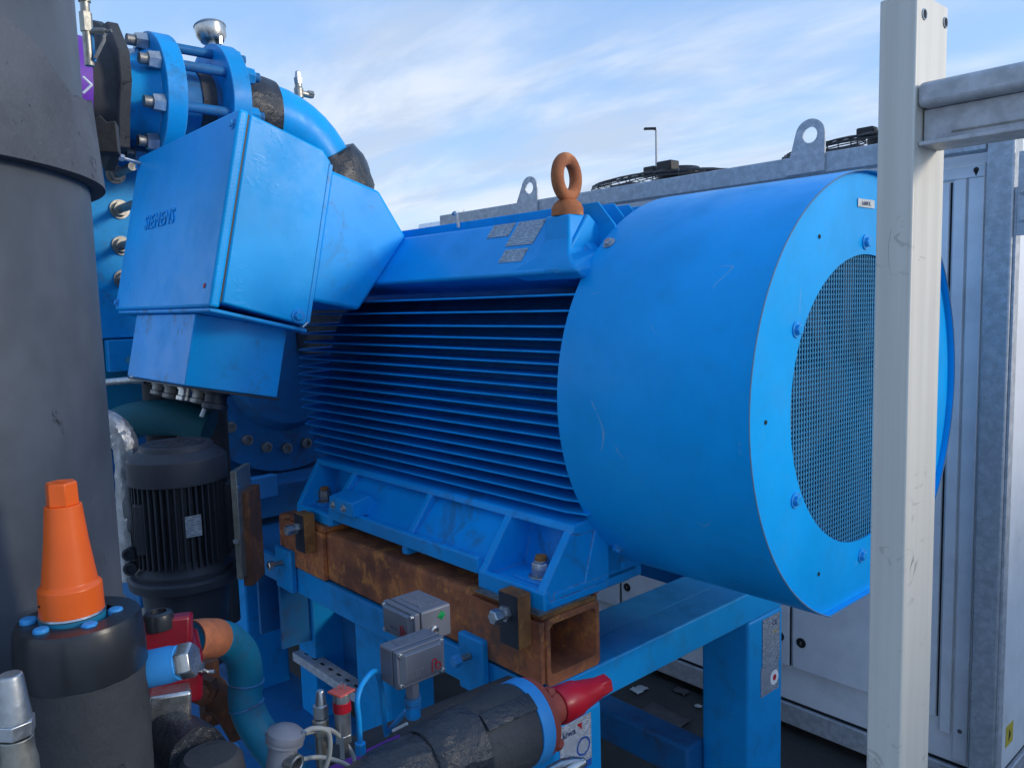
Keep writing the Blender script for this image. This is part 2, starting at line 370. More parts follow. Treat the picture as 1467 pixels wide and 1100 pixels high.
M_whitew = plain('white_trim', (.90, .90, .89), .4, var=.05, bump=.04, dirt=.2)
M_black = plain('black_plastic', (.012, .012, .014), .5)
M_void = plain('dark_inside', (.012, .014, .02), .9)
M_pump = paint('charcoal_paint', (.042, .047, .060), rough=.42, dirt=.25, chip=.1, scratch=.25, dirtcol=(.02, .02, .02), fade=.2)
M_foam = foam('foam_insulation', (.038, .040, .044)); M_tape = foam('insulation_tape', (.020, .024, .031), True)
M_foamlight = foam('foam_collar', (.075, .083, .098))
M_tank = plain('tank_cladding', (.074, .086, .103), .55, var=.18, bump=.15, bscale=60, dirt=.06, nick=.9)
M_collar = plain('rubber_collar', (.02, .022, .026), .30, var=.3, bump=.15, bscale=40, nick=.6)
M_orange = plain('orange_plastic', (.90, .13, .010), .36, var=.08, bump=.15, bscale=90, dirt=.28)
M_red = plain('red_plastic', (.44, .006, .018), .34, var=.15, bump=.12, bscale=50)
M_redpaint = plain('red_valve_paint', (.20, .004, .014), .32, var=.2, bump=.2, bscale=60)
M_primer = paint('red_primer', (.38, .075, .05), rough=.55, dirt=.25, chip=.3, scratch=.5)
M_purple = plain('purple_tape', (.17, .035, .40), .45, var=.1, bump=.2, bscale=30)
M_greybox = plain('grey_cast_box', (.20, .205, .235), .48, .2, .08, .2, 220)
M_foil = metal('foil', (.50, .51, .52), .48, .8, dirt=.3, bump=.9)
M_cable = plain('grey_cable', (.36, .37, .35), .5)
M_whiteprint = plate_print('white_label', (.62, .65, .70)); M_alprint = plate_print('aluminium_nameplate', (.42, .46, .50), metallic=.35, rough=.42, pitch=.006, ink=(.10, .14, .20))
M_alprint2 = plate_print('grey_label', (.40, .46, .54), metallic=.2, rough=.45, pitch=.006)
M_ink = plain('navy_ink', (.01, .03, .12), .5); M_inkred = plain('red_ink', (.5, .015, .02), .5); M_paper = plain('white_paper', (.62, .62, .60), .6)
M_green = plain('green_gem', (.01, .30, .08), .15); M_blueprint = plain('blue_print', (.02, .10, .40), .5); M_yellow = plain('yellow_print', (.62, .48, .05), .5)
M_tankbrown = plain('brown_grey_cladding', (.10, .085, .085), .7, var=.2)
M_ground = None
def ground_mat():
    m, nt, bs = newmat('asphalt'); k = NT(nt)
    c = k.mix(k.ramp(k.noise(.9, 8, .65), .35, .7), (.022, .024, .024), (.06, .058, .054))
    c = k.mix(k.ramp(k.noise(160, 4, .7), .5, .7, 0, .6), c, (.10, .10, .095))
    c = k.mix(k.ramp(k.noise(2.6, 6, .6), .55, .7, 0, .6), c, (.02, .03, .018))
    put(bs, nt, 'Base Color', c); put(bs, nt, 'Roughness', k.ramp(k.noise(1.3, 4), .4, .6, .45, .9))
    nt.links.new(k.bump(k.noise(130, 6, .7), .6, .006), bs.inputs['Normal']); return m
M_ground = ground_mat()
# shared small meshes (local Z = pointing outwards from the surface)
def bolt_mesh(name, mat, r=.010, h=.007, washer=1.5, shank=0.0, stub=0.0):
    b = MB()
    if washer: b.lathe((0, 0, 0), (0, 0, 1), [(0, r*washer), (.0022, r*washer)], 20)
    z0 = .0022 if washer else 0
    if shank: b.lathe((0, 0, 0), (0, 0, 1), [(0, r*.55), (shank, r*.55)], 14); z0 = shank
    b.lathe((0, 0, z0), (0, 0, 1), [(0, r), (h*.85, r), (h, r*.86)], 6)
    if stub: b.lathe((0, 0, z0+h), (0, 0, 1), [(0, r*.5), (stub, r*.5)], 12)
    return b.mesh(name, mat, None, .5)
BOLT_BLUE = bolt_mesh('bolt', M_blue, .008, .006); BOLT_STEEL = bolt_mesh('bolt', M_steel, .008, .006)
SCREW = bolt_mesh('screw', M_steel, .0045, .003, 1.3)
# ------------------------------------------------------------------ ground
g = MB(); g.poly([(-900, -900, 0), (900, -900, 0), (900, 900, 0), (-900, 900, 0)]); struct('ground', g, M_ground)
g = MB(); g.poly([(-14, -30, .006), (30, -30, .006), (30, -1.15, .006), (-14, -1.15, .006)])  # unseen pale slab added to bounce light onto the camera-facing sides
M_bounce = plain('bounce_concrete', (.42, .41, .385), .85, var=.12, bump=.3, bscale=90, dirt=.25)
struct('added_bounce_yard', g, M_bounce)
# ================================================================== big electric motor
R, ZC, ZF = .45, 1.5, 1.08
motor = thing('electric_motor', 'big bright blue finned electric motor with round fan cover, bolted on the rusty beam', 'motor', (-.9, 0, ZF))
def dprof(Rr, zf, n=96):
    a0 = -math.asin((ZC-zf)/Rr); angs = sorted([2*pi*i/n-pi/2 for i in range(n)]+[a0, pi-a0 if False else -pi-a0+2*pi])
    o = []
    for a in angs:
        rr = Rr if Rr*sin(a) >= -(ZC-zf)-1e-6 else (ZC-zf)/(-sin(a)); o.append((rr*cos(a), ZC+rr*sin(a)))
    return angs, o
angs, po = dprof(R, ZF); _, pin = dprof(R-.003, ZF+.003)
pin = [(y*(1-.003/R), ZC+(z-ZC)*(1-.003/R)) for y, z in po]
b = MB(); n = len(po); xs = [-.45, -.3, -.15, 0]
def ringv(prof, x): return [b.bm.verts.new((x, y, z)) for y, z in prof]
ro = [ringv(po, x) for x in xs]; ri = [ringv(pin, x) for x in (0, -.45)]
seq = ro+ri
for A, B_ in zip(seq, seq[1:]+[seq[0]]):
    for i in range(n): b.bm.faces.new((A[i], A[(i+1) % n], B_[(i+1) % n], B_[i]))
cover = part('fan_cover', b, M_cover, motor, sharp=.5)
# bare worn rim, a thin bead along the open edge
b = MB(); b.tube([V((0.0004, y, z)) for y, z in [(yy*.9965, ZC+(zz-ZC)*.9965) for yy, zz in po]+[(po[0][0]*.9965, ZC+(po[0][1]-ZC)*.9965)]], .0017, 6)
M_rim = paint('worn_rim', (.10, .22, .36), .5, .6, .9, 0, dirtcol=(.25, .2, .15)); part('rim_edge', b, M_rim, cover)
# end plate with round opening
HR, HZ = .2935, 1.4925
b = MB(); front, back = [], []
A_out, A_in = [], []
for a, (y, z) in zip(angs, pin):
    d = math.atan2(z-HZ, y)
    A_out.append((y*.999, ZC+(z-ZC)*.999)); A_in.append((HR*cos(d), HZ+HR*sin(d)))
v = [[b.bm.verts.new((x, y, z)) for y, z in pr] for pr, x in ((A_out, -.012), (A_in, -.012), (A_in, -.015), (A_out, -.015))]
for A, B_ in zip(v, v[1:]+[v[0]]):
    for i in range(n): b.bm.faces.new((A[i], A[(i+1) % n], B_[(i+1) % n], B_[i]))
endp = part('end_plate', b, M_cover, cover, sharp=.4)
# wire screen
b = MB(); pitch = .0098; rr = HR+.006; N_ = int(rr/pitch)
for i in range(-N_, N_+1):
    q = i*pitch; h = sqrt(rr*rr-q*q)
    b.bounds((-.0175, q-.0015, HZ-h), (-.0160, q+.0015, HZ+h))
    b.bounds((-.0190, -h, HZ+q-.0015), (-.0176, h, HZ+q+.0015))
M_wire = paint('blue_wire', (.05, .27, .48), .45, .3, .3, 0); part('wire_screen', b, M_wire, cover, kind='stuff')
# cooling fan inside
b = MB(); b.lathe((-.20, 0, 1.5), (1, 0, 0), [(0, .10), (.09, .10), (.12, .07), (.125, .02)], 32)
for i in range(9):
    a = i*2*pi/9; c = V((-.14, 0, 1.5)); e = V((0, cos(a), sin(a))); t = V((0, -sin(a), cos(a)))
    b.prism([c+e*.09+t*.01, c+e*.36+t*.05, c+e*.38-t*.02, c+e*.09-t*.02], V((.09, 0, 0))+t*.03)
M_fan = plain('grey_fan', (.05, .06, .08), .5, var=.3); part('cooling_fan', b, M_fan, motor)
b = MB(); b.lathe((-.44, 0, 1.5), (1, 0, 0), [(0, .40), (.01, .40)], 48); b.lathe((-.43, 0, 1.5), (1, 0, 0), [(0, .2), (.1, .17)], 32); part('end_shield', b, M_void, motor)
# clamps round the opening, small holes, tag
for px, py in ((1240, 347), (1141, 472), (1139, 716), (1234, 795)):
    q = at(px, py, x=-.012)
    for yy in (q.y,):
        inst('bolt', BOLT_BLUE, frame(q, (1, 0, 0)) @ Matrix.Diagonal((1.25, 1.25, 1.2, 1)), cover)
for a in (25, -25, 65, -65):
    q = V((-.012, .274*cos(radians(a))/cos(radians(25))*.98, HZ+.31*sin(radians(a)))); q.y = abs(q.y); dd = V((0, q.y, q.z-HZ)).normalized()*.312
    inst('bolt', BOLT_BLUE, frame((-.012, dd.y, HZ+dd.z), (1, 0, 0)) @ Matrix.Diagonal((1.25, 1.25, 1.2, 1)), cover)
for px, py in ((1174, 339), (1097, 605), (1173, 822)):
    b = MB(); q = at(px, py, x=-.0115); b.cyl(q, q+V((.0006, 0, 0)), .0042, n=16); part('screw_hole', b, M_void, cover)
b = MB(); q0 = at(1228, 291, x=-.012); b.box((-.0105, q0.y+.036, q0.z+.001), (.001, .072, .016)); tag_ = part('number_tag', b, M_bright, cover)
tm = text_mesh('16000 K.', .011, .0002, M_ink); inst('lettering', tm, uvframe((-.0098, q0.y+.016, q0.z-.003), (0, 1, 0), (0, 0, 1)), tag_)
# screws through the side of the cover near the motor
for px, py, s in ((866, 351, 1.2), (878, 786, 1.3)):
    yz = None
    for i in range(400):
        a = pi/2+ i*pi/400*1.1; P_ = V((-.425, R*cos(a), ZC+R*sin(a))); 
        s_ = (P_-CAM); pxx = 733.5+F_PX*s_.dot(rgt)/s_.dot(fwd); pyy = 550-F_PX*s_.dot(upv)/s_.dot(fwd)
        if abs(pyy-py) < 3: yz = P_; break
    if yz: 
        nn = V((0, yz.y, yz.z-ZC)).normalized()
        inst('bolt', BOLT_STEEL if py < 500 else BOLT_BLUE, frame(yz, nn) @ Matrix.Scale(s, 4), cover)
b = MB(); q = V((-.44, -.375, 1.215)); b.cyl(q, q+V((.0, -.055, .0)), .011, .012); b.cyl(q+V((0, -.055, 0)), q+V((0, -.062, 0)), .022, .022); 
# core and fins
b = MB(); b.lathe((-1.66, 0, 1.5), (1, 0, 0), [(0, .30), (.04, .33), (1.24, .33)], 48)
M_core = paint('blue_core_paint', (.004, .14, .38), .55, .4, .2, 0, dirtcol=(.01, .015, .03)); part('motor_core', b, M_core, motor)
b = MB(); b.lathe((-1.78, 0, 1.5), (1, 0, 0), [(0, .14), (.03, .22), (.08, .28), (.13, .30)], 48); part('drive_end_shield', b, M_fin, motor)
def fin_mesh(L, W0, W1, t0=.0075, t1=.0042, cut=.055, cutd=.014, lcut=.10, lcutd=.03):
    """fin lying along +X (length L), from depth W0 (root) out to W1 (tip, -Y), chamfered at both ends"""
    b = MB(); out_ = [(0, W1-lcutd), (lcut, W1), (L-cut, W1), (L, W1-cutd), (L, W0), (0, W0)]
    def th_(w): return t0+(t1-t0)*((w-W0)/(W1-W0))
    top = [b.bm.verts.new((x, -w, th_(w)/2)) for x, w in out_]; bot = [b.bm.verts.new((x, -w, -th_(w)/2)) for x, w in out_]
    b.bm.faces.new(top); b.bm.faces.new(bot[::-1])
    for i in range(6): b.bm.faces.new((top[i], bot[i], bot[(i+1) % 6], top[(i+1) % 6]))
    return b
zs = [1.723, 1.689, 1.655]+[1.627-i*.0269 for i in range(15)]
rnd = random.Random(4)
LENS = (1.24, 1.27, 1.295, 1.315, 1.325)
meshes = [fin_mesh(q, .24, .40, lcut=.045, lcutd=.035).mesh('fin', M_fin, None, .5) for q in LENS]
def put_fin(me, M):
    o = inst('fin', me, M, motor); m = o.modifiers.new('bevel', 'BEVEL'); m.width = .0018; m.segments = 2; m.limit_method = 'ANGLE'; m.angle_limit = radians(35); return o
for i, z in enumerate(zs):
    k_i = max(0, min(4, int(4.9-abs(i-8.5)*.52))); k_i = max(0, k_i-(i % 3 == 1))
    put_fin(meshes[k_i], Matrix.Translation((-.43-LENS[k_i], 0, z+rnd.uniform(-.0006, .0006))))
    if i % 2 == 0: put_fin(meshes[0], Matrix.Translation((-.43-LENS[0], 0, z)) @ Matrix.Scale(-1, 4, (0, 1, 0)))
# upright fins on top
tm1 = fin_mesh(1.215, .26, .427, cut=.05, cutd=.055, lcut=.04, lcutd=.01).mesh('fin', M_fin, None, .5)
for i in range(11):
    y = -.262+i*.0525
    put_fin(tm1, Matrix.Translation((-1.66, y, 1.5)) @ Matrix.Rotation(-pi/2, 4, 'X'))
# nameplate deck on the sloping shoulder
D0, D1 = V((0, -.40, 1.774)), V((0, -.297, 1.900)); X_ = V((1, 0, 0))
b = MB(); b.prism([(-1.70, -.40, 1.774), (-1.70, -.297, 1.900), (-1.70, -.275, 1.905), (-1.70, -.26, 1.74), (-1.70, -.30, 1.748), (-1.70, -.395, 1.767)], (1.165, 0, 0))
deck = part('shoulder_deck', b, M_blue, motor, .004)
b = MB(); b.prism([(-.535, -.398, 1.776), (-.535, -.30, 1.899), (-.535, -.26, 1.87), (-.535, -.26, 1.75), (-.535, -.34, 1.757)], (.045, 0, 0)); 
part('deck_end', b, M_blue, motor, .004)
dn = (D1-D0).cross(V((-1, 0, 0))).normalized();
if dn.y > 0: dn = -dn
def on_deck(px, py, off=0):
    k = ray(px, py); P0 = D0+dn*off; t = (P0-CAM).dot(dn)/k.dot(dn); return CAM+k*t
for cs in ([(707.6, 323), (739, 320), (729, 339.4), (698.7, 341)], [(744.5, 319), (779, 314), (769, 349), (723, 354)], [(725, 358.5), (757, 356), (748, 374), (713, 377.6)]):
    P_ = [on_deck(*c) for c in cs]; x0 = (P_[0].x+P_[3].x)/2; x1 = (P_[1].x+P_[2].x)/2
    up = (D1-D0).normalized(); w = x1-x0; h = ((P_[0]+P_[1]-P_[2]-P_[3])/2).dot(up); c = (P_[0]+P_[1]+P_[2]+P_[3])/4
    M = uvframe(c+dn*.0008, (1, 0, 0), up)
    bb = MB(); bb.box((0, 0, 0), (w*.98, h, .0012)); pl = inst('nameplate', bb.mesh('nameplate', M_alprint), M, motor)
    for sx in (-1, 1):
        for sy in (-1, 1): inst('rivet', SCREW, M @ Matrix.Translation((sx*(w/2-.007), sy*(h/2-.006), .0006)) @ Matrix.Scale(.45, 4), pl)
# little bracket on the deck's upper edge
b = MB(); q = on_deck(657, 326); b.tube([q, q+V((0, -.004, .030)), q+V((-.012, -.002, .040)), q+V((-.026, .004, .038))], .0045, 8); part('grounding_clip', b, M_steel, motor)
# cast lug carrying the lifting eye
b = MB(); zt = 1.897
def loop(x0, x1, y0, y1, z, z2=None): return [b.bm.verts.new(q) for q in ((x0, y0, z), (x1, y0, z), (x1, y1, z if z2 is None else z2), (x0, y1, z if z2 is None else z2))]
L_ = [loop(-.575, -.50, -.352, -.285, zt), loop(-.578, -.498, -.356, -.28, 1.845), loop(-.585, -.485, -.372, -.27, 1.812), loop(-.635, -.455, -.392, -.25, 1.786, 1.84), loop(-.66, -.438, -.398, -.22, 1.772, 1.80), loop(-.62, -.438, -.375, -.25, 1.757, 1.76)]
for A, B_ in zip(L_, L_[1:]):
    for i in range(4): b.bm.faces.new((A[i], A[(i+1) % 4], B_[(i+1) % 4], B_[i]))
b.bm.faces.new(L_[0]); b.bm.faces.new(L_[-1][::-1])
b.prism([(-.51, -.315, 1.855), (-.44, -.30, 1.79), (-.51, -.33, 1.77)], (0, .03, 0))
b.prism([(-.545, -.35, 1.84), (-.50, -.40, 1.768), (-.455, -.39, 1.772), (-.50, -.345, 1.83)], (0, .05, 0))
lug = part('lifting_lug', b, M_blue, motor, .006, seg=3, sharp=.35)
c = V((-.537, -.318, 1.897))
b = MB(); b.lathe(c, (0, 0, 1), [(0, .0355), (.016, .0355), (.026, .031), (.034, .022)], 32)
b.torus(c+V((0, 0, .083)), V((.967, .25, 0)), .0405, .0145, 44, 16, 1.0)
part('eye_bolt', b, M_rustbolt, motor)
# ------------------------------------------------------------------ foot
XA, XB = -1.60, -.452
YF, YT, ZT = -.500, -.405, 1.215
foot = None
b = MB()
b.bounds((XA, -.47, 1.078), (XB, -.20, 1.094))                                # base plate
b.prism([(XA, -.375, 1.09), (XA, -.33, 1.23), (XA, -.25, 1.23), (XA, -.25, 1.09)], (XB-XA, 0, 0))   # back web
b.prism([(XA, -.412, ZT-.004), (XA, -.405, ZT+.012), (XA, -.25, ZT+.03), (XA, -.25, ZT-.01), (XA, -.39, ZT-.012)], (XB-XA, 0, 0))  # upper ledge
def pad(x0, x1, z0, z1):
    b.prism([(x0, YF, z0), (x0, YF, z1), (x0, YF+.012, z1+.004), (x0, YF+.03, z0)], (x1-x0, 0, 0))
pad(XA+.03, -1.365, 1.068, 1.100); pad(-1.365, -.672, 1.090, 1.128); pad(-.672, XB, 1.060, 1.100)
b.bounds((XA+.03, -.497, 1.064), (-1.365, -.30, 1.079)); b.bounds((-.672, -.497, 1.060), (XB, -.30, 1.079))
def gusset(x0, x1, xt0, xt1, z0=1.07):
    P_ = [(YF+.001, z0), (YF+.001, z0+.03), (YT-.006, ZT), (-.34, ZT), (-.34, z0)]
    lo = [b.bm.verts.new((x0 if k in (0, 1, 4) else xt0, y, z)) for k, (y, z) in enumerate(P_)]; hi = [b.bm.verts.new((x1 if k in (0, 1, 4) else xt1, y, z)) for k, (y, z) in enumerate(P_)]
    b.bm.faces.new(lo); b.bm.faces.new(hi[::-1])
    for i in range(5): b.bm.faces.new((lo[i], hi[i], hi[(i+1) % 5], lo[(i+1) % 5]))
for x in (XA+.03, -1.372, -.985, -.672, XB-.026): gusset(x, x+.024, x+(-.03 if x < -1.5 else 0), x+.022+(-.03 if x < -1.5 else 0))
# sloping recessed webs between the middle ribs
for x0, x1 in ((-1.35, -.983), (-.963, -.67)):
    b.prism([(x0, -.488, 1.10), (x0, -.392, 1.205), (x0, -.37, 1.20), (x0, -.47, 1.092)], (x1-x0, 0, 0))
foot = part('foot', b, M_blue, motor, .004, seg=3)
b = MB(); b.bounds((-.47, -.30, 1.062), (-.452, -.18, 1.16)); b.prism([(XB-.02, -.34, 1.06), (XB-.02, -.34, 1.24), (XB-.02, -.22, 1.14), (XB-.02, -.22, 1.06)], (.019, 0, 0)); part('foot_end', b, M_frame, motor, .003)
# cable pad with two bolts
b = MB(); q = at(500, 725, y=-.505)
b.prism([(-1.33, -.515, 1.125), (-1.33, -.515, 1.168), (-1.33, -.455, 1.180), (-1.33, -.40, 1.125)], (.13, 0, 0)); pad_ = part('earthing_pad', b, M_blue, motor, .004)
for x in (-1.305, -1.245): inst('bolt', BOLT_STEEL, frame((x, -.515, 1.146), (0, -1, 0)) @ Matrix.Scale(.95, 4), pad_)
# foot bolts
def foot_bolt(px, py, s):
    q = at(px, py, z=1.096); b = MB()
    b.lathe(q, (0, 0, 1), [(0, .030*s), (.005*s, .030*s)], 28); b.lathe(q+V((0, 0, .005*s)), (0, 0, 1), [(0, .0225*s), (.026*s, .0225*s), (.031*s, .019*s)], 6, phase=.4)
    b.lathe(q+V((0, 0, .034*s)), (0, 0, 1), [(0, .0185*s), (.006*s, .0185*s)], 24)
    nb = part('foot_nut', b, M_dullst if s < 1 else M_steel, motor, .001)
    b = MB(); b.lathe(q+V((0, 0, .038*s)), (0, 0, 1), [(0, .014*s), (.010*s, .014*s), (.012*s, .012*s)], 20); part('stud', b, M_orust, nb)
    b = MB(); b.box(q+V((-.005, 0, -.001)), (.10*s, .075*s, .006)); part('washer_plate', b, M_blue, motor, .003)
foot_bolt(776, 826, 1.0); foot_bolt(466, 718, .95)
# rusty drain flange under the far side
b = MB(); q = at(872, 845, x=-.40); q = q+V((-.10, .04, -.005)); b.cyl(q, q+V((.02, 0, 0)), .040); b.cyl(q+V((-.06, 0, 0)), q+V((.022, 0, 0)), .02); part('drain_plug', b, M_rust, motor, .003)
# ------------------------------------------------------------------ terminal box (box frame: a = back, b = down)
TP = V((0, -.765, 2.190)); e2 = V((0, .976, -.217)); e3 = V((0, -.217, -.976))
def tb(x, a, bb_): return V((x, 0, 0))+TP+e2*a+e3*bb_
XR, XL = -1.2, -1.965
def tprism(ab, x0, x1, mb): mb.prism([tb(x0, a, q) for a, q in ab], (x1-x0, 0, 0))
b = MB(); tprism([(.024, -.004), (.228, .020), (.256, .045), (.256, .483), (.024, .468)], XL+.012, XR, b)
tbox = part('terminal_box', b, M_lump, motor, .005)
b = MB(); tprism([(-.006, -.006), (.020, -.006), (.020, .482), (-.006, .482)], XL, XR+.003, b)
b.bm.verts.ensure_lookup_table()
lid = part('lid', b, M_cover, tbox, .007, seg=3)
b = MB(); tprism([(.0195, .0), (.0245, .0), (.0245, .466), (.0195, .466)], XL+.006, XR-.003, b); part('gasket', b, M_black, tbox)
# weld-like stitched rim on the side of the lid
b = MB()
for i in range(46):
    q = tb(XR+.003, .007, .02+i*.0098); b.box(q, (.0012, .018, .0026), Matrix.Rotation(radians(12), 3, 'X'))
part('stitched_rim', b, M_lump, lid, kind='stuff')
b = MB(); tprism([(.0, .483), (.262, .490), (.262, .500), (.0, .493)], XL+.02, XR-.008, b); part('base_rim', b, M_blue, tbox, .003)
# adapter neck to the motor shoulder
b = MB(); tprism([(.258, .062), (.415, .074), (.524, .178), (.405, .412), (.258, .416)], XL+.10, XR-.004, b); part('adapter_neck', b, M_blue, tbox, .010, seg=3)
b = MB(); tprism([(.250, .048), (.262, .052), (.262, .475), (.250, .475)], XL+.05, XR+.002, b); part('neck_flange', b, M_blue, tbox, .002)
# gland chamber
b = MB(); pts = [(-1.80, .012), (-1.330, .012), (-1.275, .105), (-1.262, .232), (-1.80, .232)]
b.prism([tb(x, a, .495) for x, a in pts], e3*.185); gbox = part('gland_box', b, M_blue, tbox, .003)
b = MB(); b.prism([tb(x, a, .681) for x, a in [(-1.81, .006), (-1.325, .006), (-1.268, .10), (-1.256, .238), (-1.81, .238)]], e3*.005); part('gland_plate', b, M_darkplate, tbox, .001)
for i, (px, py, s) in enumerate(((232, 548, .9), (262, 553, 1.0), (288, 558, 1.0), (312, 563, 1.0), (334, 566, 1.25))):
    x = -1.62+i*.072; a = .05+.012*i; q = tb(x, a, .686); b = MB()
    b.lathe(q, e3, [(0, .026*s), (.006, .026*s), (.007, .022*s), (.022*s, .022*s), (.024*s, .026*s), (.034*s, .026*s), (.038*s, .018*s)], 20)
    part('cable_gland', b, (M_dullst, M_dullst, M_bright, M_dullst, M_darkplate)[i], tbox)
b = MB(); q = tb(-1.39, .09, .70); b.tube([q, q+V((0, 0, -.03)), q+V((-.006, -.01, -.055))], .006, 8); part('loose_wire', b, M_whitew, tbox)
# corner bolts of the lid and body
for x, a, q_, nrm in ((XL+.02, -.006, .03, -e2), (XR-.02, -.006, .03, -e2), (XL+.02, -.006, .46, -e2)):
    inst('bolt', BOLT_BLUE, frame(tb(x, a, q_), nrm) @ Matrix.Scale(1.1, 4), tbox)
inst('bolt', BOLT_BLUE, frame(tb(XR, .225, .462), (1, 0, 0)) @ Matrix.Scale(1.5, 4), tbox)
b = MB(); q = tb(XL+.035, -.006, .022); b.cyl(q, q-e2*.05, .0055, n=10); q2 = q-e2*.05; b.cyl(q2, q2-e2*.012, .011, n=6); part('loose_bolt', b, M_steel, tbox)
b = MB(); q = tb(XR+.001, .238, .488); b.tube([q, q+V((.014, 0, 0)), q+V((.016, .012, .01))], .004, 8); part('earth_screw', b, M_bright, tbox)
b = MB(); q = tb(-1.245, -.0065, .43); b.cyl(q, q-e2*.0015, .0065, n=14); part('lid_hole', b, M_inkred, lid)
tm = text_mesh('SIEMENS', .060, .0016, M_cover, False, .0006, 1.15); up_ = -e3
inst('lettering', tm, uvframe(tb(-1.79, -.0075, .245), (1, 0, 0), up_), tbox)
# ================================================================== rusty beam under the motor
beam = thing('support_beam', 'rusty brown box beam bolted flat on the blue frame under the motor foot', 'beam', (-1.05, -.42, .897))
b = MB(); y0, y1, z0, z1, t = -.500, -.336, .897, 1.046, .011; x0, x1 = -1.70, -.447
prof_o = [(y0, z0), (y1, z0), (y1, z1), (y0, z1)]; 
def rr_(y0, y1, z0, z1, r, k=4):
    o = []
    for cy_, cz_, a0 in ((y1-r, z1-r, 0), (y0+r, z1-r, 90), (y0+r, z0+r, 180), (y1-r, z0+r, 270)):
        for j in range(k+1):
            a = radians(a0+90*j/k); o.append((cy_+r*cos(a), cz_+r*sin(a)))
    return o
po_ = rr_(y0, y1, z0, z1, .012); pi_ = rr_(y0+t, y1-t, z0+t*2.2, z1-t*1.3, .012)
rings = [[b.bm.verts.new((x, y, z)) for y, z in pr] for x, pr in ((x0, po_), (x1, po_), (x1, pi_), (x0, pi_))]
for A, B_ in zip(rings, rings[1:]+[rings[0]]):
    m_ = len(A)
    for i in range(m_): b.bm.faces.new((A[i], A[(i+1) % m_], B_[(i+1) % m_], B_[i]))
part('box_tube', b, M_rust, beam)
for xa, xb, za, zb in ((-.69, -.449, 1.0465, 1.0575), (-1.60, -1.38, 1.0465, 1.063)):
    b = MB(); b.bounds((xa, -.509, za), (xb, -.34, zb)); b.bm.normal_update(); part('shim_plate', b, M_orust if xa > -1 else M_rust, beam, .0015)
b = MB(); b.bounds((-.69, -.513, .905), (-.452, -.5005, 1.040)); part('side_plate', b, M_rust, beam, .002)
b = MB(); b.bounds((-1.64, -.514, .900), (-1.385, -.5005, 1.044)); part('side_plate', b, M_rust, beam, .002)
b = MB(); b.bounds((-.66, -.518, 1.058), (-.449, -.36, 1.0605)); b.bounds((-.655, -.512, 1.0606), (-.449, -.36, 1.063)); part('shim_pack', b, M_dullst, beam)
for px0, px1, dz in ((-.540, -.478, 0), (-1.485, -1.425, -.003)):
    b = MB(); b.bounds((px0, -.5495, .985+dz), (px1, -.5135, 1.102+dz)); jb = part('jacking_block', b, M_orust, beam, .002)
    b = MB(); b.bounds((px0+.002, -.5515, .987+dz), (px1-.002, -.5496, 1.100+dz)); part('dark_face', b, M_darkplate, jb)
    q = V(((px0+px1)/2-.005, -.552, 1.058+dz)); b = MB(); b.cyl(q, q+V((0, -.020, 0)), .0115, n=16)
    q2 = q+V((0, -.020, 0)); b.lathe(q2, (0, -1, 0), [(0, .016), (.017, .016), (.020, .013)], 6); b.lathe(q, (0, -1, 0), [(0, .0175), (.009, .0175)], 6); part('jacking_bolt', b, M_steel, jb)
# ================================================================== blue base frame
frm = thing('steel_frame', 'blue welded steel base frame carrying the big motor on square legs', 'frame', (-1.2, 0, 0))
ZTOP = .894
b = MB(); b.bounds((-2.9, -.508, .812), (-.446, -.490, ZTOP)); part('front_beam', b, M_frame, frm, .003)
b = MB(); b.bounds((-2.9, -.4895, .880), (-.55, -.26, ZTOP-.0005)); part('front_flange', b, M_dirtyshadeblue, frm)
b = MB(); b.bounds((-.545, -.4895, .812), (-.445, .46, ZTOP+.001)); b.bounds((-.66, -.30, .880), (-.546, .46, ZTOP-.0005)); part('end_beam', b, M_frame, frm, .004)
b = MB(); b.bounds((-2.9, .36, .812), (-.548, .46, ZTOP)); part('rear_beam', b, M_frame, frm, .003)
for x0, x1, y0, y1 in ((-.595, -.4445, -.486, -.335), (-.60, -.444, .268, .448), (-1.27, -1.10, -.488, -.33), (-2.2, -2.05, -.488, -.33)):
    b = MB(); b.bounds((x0, y0, .012), (x1, y1, .8115)); lg = part('leg', b, M_frame, frm, .010, seg=3)
    b = MB(); b.bounds((x0-.03, y0-.03, .0), (x1+.03, y1+.03, .0115)); part('foot_plate', b, M_frame, frm)
b = MB(); b.bounds((-2.8, .20, .30), (-.602, .29, .405)); part('lower_rail', b, M_dirtyshadeblue, frm, .008)
b = MB(); b.bounds((-2.05, -.44, .10), (-1.272, -.36, .20)); part('lower_rail', b, M_dirtyshadeblue, frm, .008)
# braces and brackets under the frame seen between the pipes
for gx in (-1.90, -1.73):
    b = MB(); b.bounds((gx, -.505, .58), (gx+.015, -.30, .8115)); part('gusset_plate', b, M_dirtyshadeblue, frm, .002)
b = MB(); b.bounds((-2.0, -.29, .40), (-1.50, -.20, .68)); part('cross_bracket', b, M_dirtyshadeblue, frm, .004)
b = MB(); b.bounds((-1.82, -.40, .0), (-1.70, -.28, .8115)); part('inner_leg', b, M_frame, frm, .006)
b = MB(); b.bounds((-2.6, -.95, .28), (-1.30, -.30, .30)); part('drip_tray', b, M_dirtyshadeblue, frm, .004)
b = MB(); b.bounds((-1.69, -.20, .55), (-1.30, -.12, .70)); part('cross_bracket', b, M_dirtyshadeblue, frm, .004)
